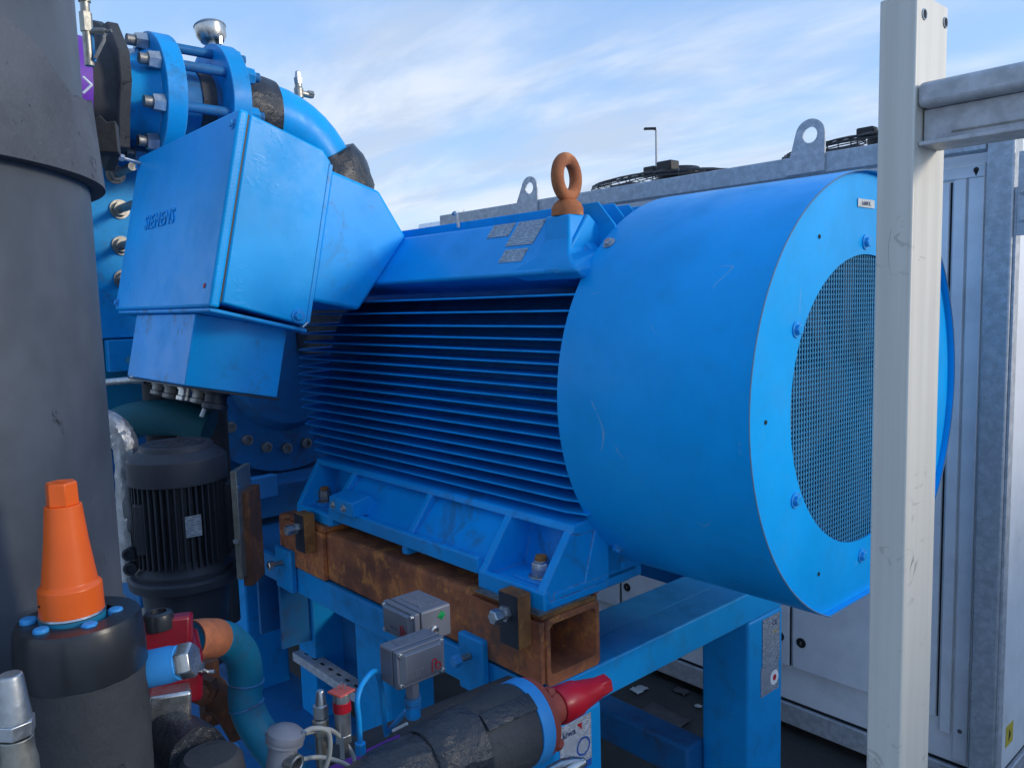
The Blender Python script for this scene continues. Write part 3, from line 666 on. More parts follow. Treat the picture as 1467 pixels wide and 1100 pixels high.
# slotted grey channel between bracket and leg
b = MB(); q0 = at(430, 930, y=-.40); q1 = at(530, 985, y=-.40); dx = q1-q0; q1 = q0+dx*1.6
b.prism([q0+V((0, -.03, 0)), q0+V((0, .03, 0)), q0+V((0, .03, -.03)), q0+V((0, -.03, -.03))], (q1.x-q0.x, 0, 0)); ch = part('slotted_channel', b, M_galvp, frm, .002)
for i in range(8):
    b = MB(); c = q0+V((.05+i*.055, 0, .0005)); b.box(c, (.022, .009, .001)); part('slot', b, M_void, ch)
# stop lugs with adjusting bolts on the front beam
for xa, xb in ((-.718, -.628), (-1.685, -1.572)):
    b = MB(); b.bounds((xa, -.530, .815), (xb, -.509, .950)); sl = part('stop_lug', b, M_frame, frm, .005)
    q = V(((xa+xb)/2, -.531, .905)); b = MB(); b.cyl(q, q+V((0, -.030, 0)), .008, n=14); part('threaded_rod', b, M_brass, sl)
    b = MB(); b.lathe(q+V((0, -.030, 0)), (0, -1, 0), [(0, .014), (.016, .014), (.018, .011)], 6); part('bolt_head', b, M_sky if xa > -1 else M_bright, sl)
# labels on the legs
def label_on_x(cs, x, name, mat, parent, th=.0012, lab=None):
    P_ = [at(*c, x=x) for c in cs]; y0 = min(q.y for q in P_); y1 = max(q.y for q in P_); z1 = (P_[0].z+P_[1].z)/2; z0 = (P_[2].z+P_[3].z)/2
    w, h = y1-y0, z1-z0; M = uvframe(((x, (y0+y1)/2, (z0+z1)/2)), (0, 1, 0), (0, 0, 1)); bb = MB(); bb.box((0, 0, th/2), (w, h, th))
    o = inst(name, bb.mesh(name, mat), M, parent, lab); return o, M, w, h
def mark(parent, M, pts, mat, name, z=.0016):
    bb = MB(); bb.prism([(x, y, z) for x, y in pts], (0, 0, .0003)); return inst(name, bb.mesh(name, mat), M, parent)
def discmark(parent, M, c, r0_, r1_, mat, name, z=.0016):
    bb = MB()
    N2 = 28
    if r0_ > 0:
        o_ = [bb.bm.verts.new((c[0]+r1_*cos(2*pi*i/N2), c[1]+r1_*sin(2*pi*i/N2), z)) for i in range(N2)]; i_ = [bb.bm.verts.new((c[0]+r0_*cos(2*pi*i/N2), c[1]+r0_*sin(2*pi*i/N2), z)) for i in range(N2)]
        for i in range(N2): bb.bm.faces.new((o_[i], o_[(i+1) % N2], i_[(i+1) % N2], i_[i]))
    else: bb.lathe((c[0], c[1], z), (0, 0, 1), [(0, r1_), (.0003, r1_)], N2)
    return inst(name, bb.mesh(name, mat), M, parent)
pl, M, w, h = label_on_x([(1092, 888), (1116, 876), (1116, 945), (1092, 957)], -.4436, 'rating_plate', M_alprint2, frm, .002)
for sx in (-1, 1):
    for sy in (-1, 1): inst('rivet', SCREW, M @ Matrix.Translation((sx*(w/2-.008), sy*(h/2-.008), .002)) @ Matrix.Scale(.5, 4), pl)
tm = text_mesh('CE', .022, .0002, M_ink, True); inst('lettering', tm, M @ Matrix.Translation((w/2-.042, h/2-.030, .002)), pl)
tm = text_mesh('R717', .012, .0002, M_yellow, True); inst('lettering', tm, M @ Matrix.Translation((.008, .018, .002)), pl)
pl, M, w, h = label_on_x([(1090, 957), (1115, 943), (1115, 985), (1090, 998)], -.4436, 'data_label', M_alprint2, frm, .001)
discmark(pl, M, (w/2-.024, -.005), 0, .022, M_whitew, 'round_sticker', .0012); discmark(pl, M, (w/2-.024, -.005), 0, .009, M_inkred, 'red_mark', .0018)
pl, M, w, h = label_on_x([(803, 1040), (846, 1021), (846, 1095), (803, 1114)], -.4441, 'inspection_label', M_whiteprint, frm, .001)
b2 = text_mesh('kiwa', .022, .0002, M_ink, True); inst('lettering', b2, M @ Matrix.Translation((-w/2+.008, h/2-.030, .0012)), pl)
mark(pl, M, [(-w/2+.052, h/2-.012), (-w/2+.068, h/2-.012), (-w/2+.068, h/2-.030), (-w/2+.062, h/2-.022)], M_inkred, 'red_flag', .0013)
discmark(pl, M, (w/2-.026, -.010), .017, .022, M_blueprint, 'ring_mark', .0013)
mark(pl, M, [(w/2-.042, -.052), (w/2-.001, -.045), (w/2-.001, -.062), (w/2-.042, -.069)], M_blueprint, 'blue_bar', .0013)
# ================================================================== near aluminium post with cross beam
post = thing('upright_post', 'tall pale aluminium post in the foreground with a cross beam running off to the right', 'post', (.295, -.55, 0))
b = MB(); b.bounds((.272, -.600, 0), (.316, -.506, 2.062)); part('post_tube', b, M_alu, post, .0025, seg=3)
for px, py in ((1324, 21), (1354, 33)):
    q = at(px, py, x=.3162); b = MB(); b.cyl(q, q+V((.0006, 0, 0)), .0058, n=20); part('bolt_hole', b, M_void, post)
    b = MB(); b.torus(q+V((.0005, 0, 0)), (1, 0, 0), .006, .0009, 20, 6); part('hole_edge', b, M_bright, post)
b = MB()
b.bounds((.3165, -.597, 1.928), (1.9, -.525, 1.957)); part('top_rail', b, M_galvp, post, .007, seg=4)
b = MB(); b.bounds((.318, -.578, 1.890), (1.9, -.540, 1.9275)); part('beam_web', b, M_galvp, post, .001)
b = MB(); b.bounds((.3165, -.590, 1.884), (1.9, -.530, 1.8895)); part('bottom_flange', b, M_galvp, post, .001)
b = MB(); b.bounds((.35, -.5795, 1.896), (1.9, -.5782, 1.898)); part('web_crease', b, M_dullst, post)
# ================================================================== white plant container with its galvanised frame
cont = thing('plant_container', 'white panelled plant container standing behind the blue motor', 'container', (-1.8, 1.6, 0))
YC, XE = 1.15, -.085
b = MB(); b.bounds((-3.6, YC, .13), (XE, 2.9, 2.145)); part('body', b, M_white, cont, .004)
b = MB(); b.bounds((-3.6, YC-.01, .035), (XE+.01, 2.9, .118)); part('base_rail', b, M_galvp, cont, .004)
b = MB(); b.bounds((-3.6, YC+.004, .117), (XE-.004, 2.89, .131)); part('base_gap', b, M_void, cont)
b = MB(); b.bounds((-3.6, YC-.006, 2.092), (-.155, YC-.0005, 2.140)); part('fascia', b, M_whitew, cont, .001)
b = MB(); b.bounds((-3.5, YC-.012, 2.052), (-.172, YC-.0005, 2.0915)); tr_ = part('top_trim', b, M_white, cont, .003)
b = MB(); q = V((-.196, YC-.013, 2.074)); b.cyl(q, q+V((0, .002, 0)), .008, n=16); b.prism([q+V((-.0065, 0, -.004)), q+V((.0065, 0, -.004)), q+V((0, 0, -.019))], (0, .0015, 0)); part('keyhole', b, M_black, tr_)
# door panels of the front, each its own sheet
xs_ = [-3.55, -2.95, -2.35, -1.66, -1.32, -.80, -.262]
for x0, x1 in zip(xs_, xs_[1:]):
    b = MB(); b.bounds((x0+.009, YC-.016, .275), (x1-.009, YC-.0005, 2.045)); pn = part('door_panel', b, M_white, cont, .003)
    b = MB(); b.bounds((x1-.008, YC-.004, .275), (x1-.004, YC-.0003, 2.045)); part('door_seam', b, M_void, cont)
    for xx in ((x0+.045, x1-.045) if x1 > -1.0 else (x0+.045,)):
        q = V((xx if x1 < -.5 else xx, YC-.0165, .385)); b = MB(); b.lathe(q, (0, -1, 0), [(0, .019), (.003, .019), (.0045, .014), (.003, .011)], 24); lt = part('latch', b, M_black, pn)
        b = MB(); b.box(q+V((0, -.004, 0)), (.006, .003, .014)); part('latch_slot', b, M_dullst, lt)
b = MB(); b.bounds((-.255, YC-.020, .235), (-.222, YC-.0005, 2.05)); part('corner_channel', b, M_white, cont, .002)
b = MB(); b.bounds((-.214, YC-.016, .15), (-.172, YC-.0005, 2.05)); part('corner_strip', b, M_white, cont, .002)
b = MB(); b.bounds((-.166, YC-.010, .15), (-.155, YC-.0005, 2.09)); part('edge_strip', b, M_whitew, cont, .001)
q = at(1375, 1047, y=YC-.0165); b = MB(); b.cyl(q, q+V((0, -.003, 0)), .007, n=14); part('cap_screw', b, M_dullst, cont)
# scuffs: end wall louvre
b = MB(); b.bounds((XE+.0005, 1.50, .42), (XE+.012, 2.7, 1.9)); part('louvre_frame', b, M_whitew, cont, .003)
b = MB(); b.bounds((XE+.0125, 1.53, .46), (XE+.0135, 2.67, 1.86)); lv = part('louvre_opening', b, M_void, cont)
b = MB()
for i in range(24): b.cyl((XE+.02, 1.53, .48+i*.058), (XE+.02, 2.67, .48+i*.058), .003, n=6)
for i in range(12): b.cyl((XE+.024, 1.56+i*.1, .46), (XE+.024, 1.56+i*.1, 1.86), .003, n=6)
part('wire_guard', b, M_black, cont, kind='stuff')
b = MB(); b.bounds((XE+.0005, YC+.02, .15), (XE+.006, 1.46, 2.1)); part('end_panel', b, M_white, cont, .003)
q = V((XE+.007, 1.24, .25)); b = MB(); b.box(q, (.001, .07, .07)); part('warning_label', b, M_yellow, cont)
b = MB(); b.prism([q+V((.0006, -.012, -.02)), q+V((.0006, .012, -.005)), q+V((.0006, -.002, .02))], (.0005, 0, 0)); part('warning_mark', b, M_black, cont)
# galvanised frame
gf = thing('galvanised_frame', 'mottled galvanised steel frame with lifting ears standing along the white container', 'frame', (-1.5, 1.07, 0))
b = MB(); b.bounds((-2.84, 1.050, 2.118), (-.142, 1.112, 2.187)); part('top_rail', b, M_galv, gf, .004)
px0 = -.140
b = MB(); b.bounds((px0, 1.050, 0), (-.066, 1.125, 2.187)); part('corner_post', b, M_galv, gf, .006)
b = MB(); b.bounds((-.0655, 1.060, 0), (-.058, 1.10, 2.0)); part('seam_flange', b, M_galvp, gf, .001)
b = MB(); b.bounds((-.057, 1.056, 1.86), (-.030, 1.062, 2.1)); pb = part('bolt_plate', b, M_galvp, gf, .001)
for z in (1.905, 1.985): inst('bolt', SCREW, frame((-.044, 1.0555, z), (0, -1, 0)) @ Matrix.Scale(1.3, 4), pb)
b = MB(); b.bounds((-2.84, 1.050, 0), (-2.77, 1.112, 2.117)); part('corner_post', b, M_galv, gf, .004)
for (bl, br, cc) in (((1126, 247), (1181, 240), (1163, 193)), ((737, 305), (770, 300), (761, 272))):
    P0, P1, C_ = at(*bl, y=1.042), at(*br, y=1.042), at(*cc, y=1.042)
    if C_.x < -1: C_ = V((P1.x-.055, 1.042, P1.z+.105))
    rr_o, rr_i = .054, .027; b = MB(); C2 = V((P1.x-rr_o, 1.042, C_.z))
    outl = [V((P0.x, 1.042, 2.125)), V((P0.x+.012, 1.042, 2.175))]
    for i in range(15):
        a = radians(165-165*i/14); outl.append(C2+V((rr_o*cos(a), 0, rr_o*sin(a))))
    outl.append(V((P1.x, 1.042, 2.125)))
    outl = [outl[i].lerp(outl[(i+1) % len(outl)], t/5) for i in range(len(outl)) for t in range(5)]
    No = len(outl); inn = []
    for q in outl:
        a = math.atan2(q.z-C2.z, q.x-C2.x); inn.append(C2+V((rr_i*cos(a)*1.0, 0, rr_i*sin(a))))
    fo = [b.bm.verts.new(q) for q in outl]; fi = [b.bm.verts.new(q) for q in inn]; bo = [b.bm.verts.new(q+V((0, .0075, 0))) for q in outl]; bi = [b.bm.verts.new(q+V((0, .0075, 0))) for q in inn]
    for i in range(No):
        j = (i+1) % No
        b.bm.faces.new((fo[i], fo[j], fi[j], fi[i])); b.bm.faces.new((bo[i], bi[i], bi[j], bo[j])); b.bm.faces.new((fo[i], bo[i], bo[j], fo[j])); b.bm.faces.new((fi[i], fi[j], bi[j], bi[i]))
    part('lifting_ear', b, M_galvp, gf)
# roof fans
b = MB(); b.bounds((-3.4, 1.30, 2.146), (-.16, 2.85, 2.20)); part('roof_tray', b, M_white, cont, .01)
def roof_fan(cx_, cy_, lab):
    t = thing('roof_fan', lab, 'fan', (cx_, cy_, 2.20), 'cooling fans on the container roof')
    b = MB(); b.lathe((cx_, cy_, 2.20), (0, 0, 1), [(0, .50), (.02, .47), (.045, .44), (.05, .44), (.05, .42), (.03, .42)], 56, cap=False); part('bell_mouth', b, M_white, t)
    b = MB(); zr = 2.290; rs = [.13, .18, .23, .28, .32, .36, .395, .425, .45]
    for r in rs:
        b.torus((cx_, cy_, zr+.055*(1-(r/.45)**2)), (0, 0, 1), r, .0022, 56, 5)
    b.torus((cx_, cy_, zr-.012), (0, 0, 1), .455, .0045, 56, 6)
    for i in range(24):
        a = 2*pi*i/24+.1; b.tube([(cx_+r*cos(a), cy_+r*sin(a), zr+.060*(1-(r/.45)**2)) for r in (.12, .22, .32, .40, .455)]+[(cx_+.46*cos(a), cy_+.46*sin(a), zr-.03)], .003, 5)
    for i in range(60):
        a = 2*pi*i/60; b.tube([(cx_+r*cos(a), cy_+r*sin(a), zr+.050*(1-(r/.45)**2)) for r in (.36, .455)], .002, 4)
    part('guard_grille', b, M_black, t, kind='stuff')
    b = MB(); b.lathe((cx_, cy_, zr+.02), (0, 0, 1), [(0, .115), (.04, .115), (.06, .10)], 32); part('fan_hub', b, M_black, t)
    b = MB(); b.box((cx_+.06, cy_-.18, zr+.065), (.09, .07, .05)); b.box((cx_-.05, cy_-.17, zr+.060), (.07, .05, .04)); part('junction_box', b, M_black, t, .006)
    for i in range(7):
        a = 2*pi*i/7; e = V((cos(a), sin(a), 0)); g_ = V((-sin(a), cos(a), 0)); b = MB(); c = V((cx_, cy_, zr-.03))
        b.prism([c+e*.11-g_*.05, c+e*.11+g_*.05, c+e*.41+g_*.13, c+e*.43-g_*.02], (0, 0, .006)); part('fan_blade', b, M_darkplate, t)
roof_fan(-1.84, 1.86, 'black caged roof fan to the right of the rusty lifting eye, on the container roof')
roof_fan(-.74, 1.86, 'black caged roof fan between the big lifting ear and the aluminium post')
# street lamp far away
q = at(940, 186, d=42); lamp = thing('street_lamp', 'far grey street lamp sticking up above the container roof fans', 'street lamp', (q.x, q.y, 0))
b = MB(); b.cyl((q.x, q.y, 0), (q.x, q.y, q.z), .10, .055, 12); part('pole', b, M_galvp, lamp)
e = -rgt.copy(); e.z = 0; e.normalize(); b = MB(); b.tube([q, q+e*.25+V((0, 0, .05))], .05, 8); b.box(q+e*.33+V((0, 0, .06)), (.62, .26, .10), frame((0, 0, 0), (0, 0, 1), e).to_3x3()); part('lamp_head', b, M_darkplate, lamp, .02)
# bare tree top far off on the horizon
q = at(678, 330, d=60); tree = thing('bare_tree', 'faint bare tree behind the left end of the galvanised rail', 'tree', (q.x, q.y, 0))
b = MB(); b.cyl((q.x, q.y, 0), (q.x, q.y, q.z-1.5), .35, .12, 10); M_bark = plain('bark', (.20, .18, .17), .9); part('trunk', b, M_bark, tree)
b = MB(); rnd = random.Random(3)
def twig(p, d, L, r, k):
    e = p+d*L; b.cyl(p, e, r, r*.6, 4)
    if k:
        for _ in range(4 if k > 1 else 3):
            dd = (d+V((rnd.uniform(-.7, .7), rnd.uniform(-.7, .7), rnd.uniform(-.15, .5)))).normalized(); twig(p+d*L*rnd.uniform(.4, 1), dd, L*rnd.uniform(.5, .75), r*.55, k-1)
for i in range(5): twig(V((q.x, q.y, q.z-3+i*.4)), V((rnd.uniform(-.5, .5), rnd.uniform(-.5, .5), 1)).normalized(), 1.6, .06, 4)
part('crown', b, M_bark, tree)
# ================================================================== left: big grey tank in front
TX, TY, TR = -.674+rgt.x*.019, -1.688+rgt.y*.019, .405
tank = thing('grey_tank', 'tall grey clad cylindrical tank filling the left edge of the picture', 'tank', (TX, TY, 0))
b = MB(); b.lathe((TX, TY, 0), (0, 0, 1), [(0, TR), (.8, TR), (1.4, TR), (2.0, TR), (2.7, TR)], 128); part('shell', b, M_tank, tank)
# ragged foam collar
b = MB(); N3 = 220; rnd = random.Random(11); lo, hi, lo2, hi2 = [], [], [], []
zt0 = 2.02; hgt = []
for i in range(N3):
    a = 2*pi*i/N3; zz = zt0+.022*sin(a*3+1)+.012*sin(a*11)+rnd.uniform(-.004, .004)+(.05 if .05 < a < .9 else 0)*(1-(a/.9)) 
    c_, s_ = cos(a), sin(a); Ro = TR+.020
    lo.append(b.bm.verts.new((TX+Ro*c_, TY+Ro*s_, 1.888))); hi.append(b.bm.verts.new((TX+(TR+.012)*c_, TY+(TR+.012)*s_, zz)))
    lo2.append(b.bm.verts.new((TX+(TR+.001)*c_, TY+(TR+.001)*s_, 1.888))); hi2.append(b.bm.verts.new((TX+(TR+.001)*c_, TY+(TR+.001)*s_, zz-.002)))
sq = [lo, hi, hi2, lo2]
for A, B_ in zip(sq, sq[1:]+[sq[0]]):
    for i in range(N3): b.bm.faces.new((A[i], A[(i+1) % N3], B_[(i+1) % N3], B_[i]))
col_ = part('foam_collar', b, M_foamlight, tank)
# torn foam scrap hanging off the collar
q = at(137, 193, d=1.36); b = MB(); ang = rgt*.034; pts = [q-ang+upv*.026, q-ang*.4+upv*.018, q+ang*.2+upv*.034, q+ang*.55+upv*.022, q+ang*1.0+upv*.024, q+ang*1.15-upv*.03, q-ang*.9-upv*.028]
b.prism(pts, fwd*.03-rgt*.01); part('foam_scrap', b, M_foam, tank, .002)
# ================================================================== flanged pipe, upper left
PX = -2.2
fp = thing('flanged_pipe', 'blue flanged pipe with long studs and an elbow behind the terminal box', 'pipe', (PX, -.4, 2.44))
c1, c2 = at(222, 143, x=PX), at(312, 158, x=PX); PZ = (c1.z+c2.z)/2; YA, YB = c1.y, c2.y; PR = .122; FR = .218
def P_(y, z=0): return V((PX, y, PZ+z))
for y0, y1 in ((YA-.03, YA+.035), (YB-.03, YB+.035)):
    b = MB(); b.lathe(P_(y0), (0, 1, 0), [(0, FR), (y1-y0, FR)], 72); part('flange', b, M_frame, fp, .003)
b = MB(); b.lathe(P_(YA-.14), (0, 1, 0), [(0, PR+.01), (.06, PR+.015), (.11, PR+.045)], 48); part('neck', b, M_frame, fp)
b = MB(); b.lathe(P_(YA+.03), (0, 1, 0), [(0, PR), (YB-YA-.05, PR)], 48); part('bore_pipe', b, M_dirtyshadeblue, fp)
b = MB(); b.lathe(P_(YA+.12), (0, 1, 0), [(0, PR+.006), (.03, PR+.008), (YB-YA-.17, PR+.006)], 48); b.jitter(.0015); part('insulation_strip', b, M_foam, fp)
b = MB()
for i in range(8):
    a = 2*pi*(i+.5)/8+.12; q = P_(YA-.09)+V((FR*.83*cos(a), 0, FR*.83*sin(a))); b = MB(); b.cyl(q, q+V((0, YB-YA+.18, 0)), .0165, n=14); st = part('stud', b, M_dirtyshadeblue, fp)
    b = MB(); b.lathe(q+V((0, .022, 0)), (0, 1, 0), [(0, .027), (.036, .031)], 6); part('nut', b, M_steel, st); b = MB(); b.lathe(q+V((0, YB-YA+.126, 0)), (0, 1, 0), [(0, .031), (.034, .027)], 6); part('nut', b, M_frame, st)
    b = MB(); b.cyl(q-V((0, .004, 0)), q+V((0, .024, 0)), .018, n=14); part('thread', b, M_dullst, st)
# elbow
cE = at(395, 165, x=PX); y_s = YB+.035; yE = at(365, 160, x=PX).y; bend = .30
path = [P_(y_s), P_(yE)]+[V((PX+0*0, yE+bend*sin(t), PZ-bend*(1-cos(t)))) for t in [radians(a) for a in range(8, 91, 8)]]
path.append(V((PX, yE+bend, PZ-bend))); b = MB(); b.tube(path, PR, 40); part('elbow', b, M_blue, fp, sharp=.9)
b = MB(); b.torus(P_(yE), (0, 1, 0), PR, .004, 48, 8); part('weld_bead', b, M_rust, fp)
b = MB(); b.lathe(P_(YB+.05), (0, 1, 0), [(0, PR+.016), (.05, PR+.020), (.10, PR+.016), (.145, PR+.008)], 40); bmesh.ops.subdivide_edges(b.bm, edges=b.bm.edges[:], cuts=3, use_grid_fill=True); b.wrinkle(.0035, 12, 2); part('tape_wrap', b, M_tape, fp, sharp=1.2)
path2 = [V((PX, yE+bend*sin(t), PZ-bend*(1-cos(t)))) for t in [radians(a) for a in range(58, 91, 8)]]+[V((PX, yE+bend, PZ-bend-.05)), V((PX, yE+bend, PZ-bend-.6))]
b = MB(); b.tube(path2, [PR+.03, PR+.045, PR+.052, PR+.055, PR+.05, PR+.05, PR+.05][:len(path2)], 40); bmesh.ops.subdivide_edges(b.bm, edges=b.bm.edges[:], cuts=3, use_grid_fill=True); b.wrinkle(.006, 9, 5); part('elbow_insulation', b, M_tape, fp, sharp=1.2)
# black sheet and purple end on the tank side
q = P_(YA-.16); yp = at(134, 120, x=PX).y-.045; b = MB(); b.lathe(V((PX, yp, PZ)), (0, 1, 0), [(0, PR+.03), ((q.y-yp)*.5, PR+.03), (q.y-yp, PR+.055)], 40); b.jitter(.003, 3); part('black_wrap', b, M_foam, fp, sharp=1.2)
b = MB(); q = P_(YA-.17); N4 = 14
pr_ = [V((.21*cos(2*pi*i/N4)*(1+.12*sin(i*2.3)), 0, .23*sin(2*pi*i/N4)*(1+.1*cos(i*3.1)))) for i in range(N4)]
b.prism([q+v for v in pr_], (0, .035, 0)); part('foam_disc', b, M_foam, fp, .004)
b = MB(); yp = at(134, 120, x=PX).y-.045; q = P_(yp); b.lathe(q-V((0, .20, 0)), (0, 1, 0), [(0, PR+.040), (.20, PR+.046)], 40); b.jitter(.002, 6); pw = part('purple_wrap', b, M_purple, fp)
qa = at(126, 122, d=2.38); b = MB(); 
for sgn in (1, -1): b.tube([qa+rgt*.012, qa-rgt*.014+upv*.024*sgn], .0035, 6)
part('arrow_mark', b, M_whitew, fp)
# zinc cap above the flange
q = at(303, 52, x=PX); cap_ = thing('zinc_cap', 'round zinc breather cap on top of the second blue flange', 'cap', q)
b = MB(); ax = (upv*.95+rgt*-.18).normalized(); b.lathe(q-ax*.07, ax, [(0, .018), (.05, .018)], 16); b.lathe(q-ax*.03, ax, [(.01, .040), (.030, .052), (.062, .054), (.072, .047), (.076, .03)], 36); b.box(q-ax*.02+rgt*.02, (.05, .012, .03)); part('cap_body', b, M_bright, cap_, .001)
b = MB(); b.torus(q+ax*.033, ax, .0525, .004, 36, 6); part('cap_rim', b, M_steel, cap_)
b = MB(); b.lathe(q-ax*.10, ax, [(0, .012), (.06, .012)], 12); part('stem', b, M_dullst, cap_)
# service valve on the elbow
q = at(428, 133, x=PX); sv = thing('elbow_valve', 'small dull service valve standing on top of the blue elbow', 'valve', q)
b = MB(); b.lathe(q-V((0, 0, .02)), (0, 0, 1), [(0, .018), (.035, .018), (.04, .014), (.055, .014)], 12); part('valve_body', b, M_brass, sv, .001)
b = MB(); b.lathe(q+V((0, 0, .033)), (0, 0, 1), [(0, .016), (.02, .018), (.022, .014), (.045, .010), (.048, .006)], 6); part('valve_cap', b, M_steel, sv)
b = MB(); b.cyl(q, q+V((.0, .05, -.004)), .012, n=12); b.cyl(q+V((0, .038, 0)), q+V((0, .06, 0)), .015, n=6); part('side_port', b, M_brass, sv)
# small pipe and valve with lever at the very top left
q = at(124, 40, d=1.95); tv = thing('gauge_pipe', 'thin grey pipe with a small lever valve beside the top of the tank', 'valve', q)
b = MB(); b.cyl(q-V((0, 0, .09)), q+V((0, 0, .20)), .011, n=14); b.cyl(q-V((0, 0, .01)), q+V((0, 0, .035)), .015, n=6); b.cyl(q+V((0, 0, .06)), q+V((0, 0, .075)), .0145, n=12); part('pipe', b, M_brass, tv)
b = MB(); s_ = q+V((0, 0, -.01)); b.cyl(s_, s_+rgt*.038, .0075, n=10); b.cyl(s_+rgt*.02, s_+rgt*.045, .010, n=6); part('side_port', b, M_dullst, tv)
b = MB(); s2 = s_+rgt*.042; b.tube([s2+rgt*.018+upv*.003, s2, s2-upv*.02, s2-rgt*.022-upv*.065], .0045, 8); part('lever', b, M_dullst, tv)
b = MB(); b.cyl(q-V((0, 0, .08))+rgt*.014, q+rgt*.012-V((0, 0, .0)), .0035, n=8); part('blue_tube', b, M_frame, tv)
# ================================================================== compressor block, background left
hx = thing('compressor_block', 'blue steel end plates with long studs behind the terminal box, beside the tank', 'compressor', (-2.5, -.6, 0))
b = MB(); b.bounds((-2.46, -1.05, 1.62), (-2.40, -.35, 2.40)); part('end_plate', b, M_frame, hx, .004)
b = MB(); b.bounds((-2.36, -.56, 1.60), (-2.33, -.30, 2.30)); part('second_plate', b, M_frame, hx, .004)
for px, py in ((165, 250), (171, 300), (174, 352), (177, 400)):
    q = at(px, py, x=-2.398); b = MB(); b.lathe(q, (1, 0, 0), [(0, .034), (.006, .034)], 24); b.lathe(q+V((.006, 0, 0)), (1, 0, 0), [(0, .026), (.022, .026)], 6); sb = part('stud_nut', b, M_brass, hx)
    b = MB(); b.cyl(q+V((.02, 0, 0)), q+V((.20, 0, 0)), .0145, n=12); part('stud', b, M_dullst, sb)
b = MB(); b.bounds((-2.62, -1.1, 1.50), (-2.47, -.72, 2.6)); part('side_column', b, M_tankbrown, hx, .004)
b = MB(); b.bounds((-2.50, -.80, 1.28), (-2.44, -.60, 1.62)); part('teal_plate', b, M_teal, hx, .004)
b = MB(); b.bounds((-2.40, -.80, 1.50), (-2.36, -.50, 1.615)); part('bracket', b, M_frame, hx, .004)
b = MB(); b.bounds((-2.9, -1.0, .9), (-2.45, -.2, 1.55)); part('housing', b, M_dirtyshadeblue, hx, .02)
q = at(165, 549, d=2.35); b = MB(); q2 = at(203, 543, d=2.35); b.cyl(q-rgt*.06, q2, .011, n=12); b.cyl(q2-rgt*.03, q2+rgt*.01, .015, n=12); part('pull_rod', b, M_bright, hx)
for px, py, r in ((200, 525, .022), (187, 516, .014)):
    q = at(px, py, d=2.45); b = MB(); b.lathe(q+fwd*.03, -fwd, [(0, r), (.03, r), (.03, r*.6)], 20); part('port', b, M_teal, hx)
# coupling guard with the ring of bolts
q = at(352, 600, x=-2.22)
bh = thing('bearing_housing', 'blue round compressor flange, darkened as in shade, with a curved row of bolts, under the gland box', 'compressor', (-2.3, -.2, 1.3))
b = MB(); CX, CY, CZ = -2.30, -.165, 1.45
b.lathe((-2.9, CY, CZ), (1, 0, 0), [(0, .36), (.52, .36), (.53, .40), (.60, .40)], 64); part('housing', b, M_dirtyshadeblue, bh, .004)  # same blue as the rest, its shade painted in with the darker copy
b = MB(); b.lathe((-2.30, CY, CZ), (1, 0, 0), [(0, .235), (.06, .20), (.07, .12)], 48); part('cover', b, M_dirtyshadeblue, bh, .004)
for i in range(22):
    a = 2*pi*i/22+.1; q = V((-2.298, CY+.305*cos(a), CZ+.305*sin(a))); b = MB(); b.lathe(q, (1, 0, 0), [(0, .021), (.020, .021), (.021, .0135), (.012, .0135)], 20); part('cap_bolt', b, M_dullst, bh)
b = MB(); b.lathe((-2.296, CY+.21, CZ-.26), (1, 0, 0), [(0, .036), (.012, .036), (.014, .022), (.02, .022)], 24); part('plug', b, M_frame, bh)
b = MB(); b.bounds((-2.75, -.8, .92), (-2.12, .15, 1.045)); part('pedestal', b, M_dirtyshadeblue, bh, .006)
b = MB(); b.bounds((-2.95, -.75, .60), (-2.4, .10, .915)); part('pedestal_base', b, M_dirtyshadeblue, bh, .006)
bt = solo('brown_tank', MB().lathe((-3.25, .55, 0), (0, 0, 1), [(0, .48), (2.0, .48), (2.06, .42)], 64), M_tankbrown, 'brown grey upright vessel far behind the motor, between compressor and fins', 'tank', (-3.25, .55, 0))
b = MB(); q = at(372, 690, d=2.9); b.bounds(q-V((.02, .05, .06)), q+V((.02, .06, .02))); solo('light_blue_guard', b, M_sky, 'small light blue plate behind the rusty flange plate', 'plate', q, .004)
# dark vertical insulated pipes between tank and compressor
dk = thing('insulated_riser', 'black insulated riser pipe behind the gland box, left of the bolted flange', 'pipe', (-2.0, -.7, .9))
q = at(240, 600, d=2.45); b = MB(); b.cyl((q.x, q.y, .7), (q.x, q.y, 1.62), .065, n=28); part('riser', b, M_foam, dk)
q = at(300, 600, d=2.55); b = MB(); b.cyl((q.x, q.y, .7), (q.x, q.y, 1.58), .055, n=28); part('second_riser', b, M_foam, dk)
for z in (1.33, 1.42, 1.49):
    q = at(262, 600, d=2.35); b = MB(); b.cyl(V((q.x, q.y, z)), V((q.x, q.y, z+.03)), .02, n=12); part('rusty_nipple', b, M_orust, dk)
gp = thing('green_elbow', 'dull green pipe bend showing between the tank and the small pump motor', 'pipe', at(210, 600, d=2.3))
pa = [at(px, py, d=2.32) for px, py in ((120, 640), (165, 612), (200, 600), (235, 598), (262, 600), (300, 612))]
b = MB(); b.tube(smooth_path(pa, 5), .052, 28); part('bend', b, M_greenteal, gp, sharp=.9)
fo_ = thing('foil_pipe', 'pipe wrapped in crumpled silver foil between the tank and the pump motor', 'pipe', at(185, 700, d=2.0))
pa = [at(px, py, d=2.0) for px, py in ((140, 600), (165, 612), (180, 640), (184, 690), (188, 760), (190, 830))]
b = MB(); b.tube(smooth_path(pa, 7), .030, 24); b.jitter(.0022, 9); part('foil_wrap', b, M_foil, fo_, sharp=.35)
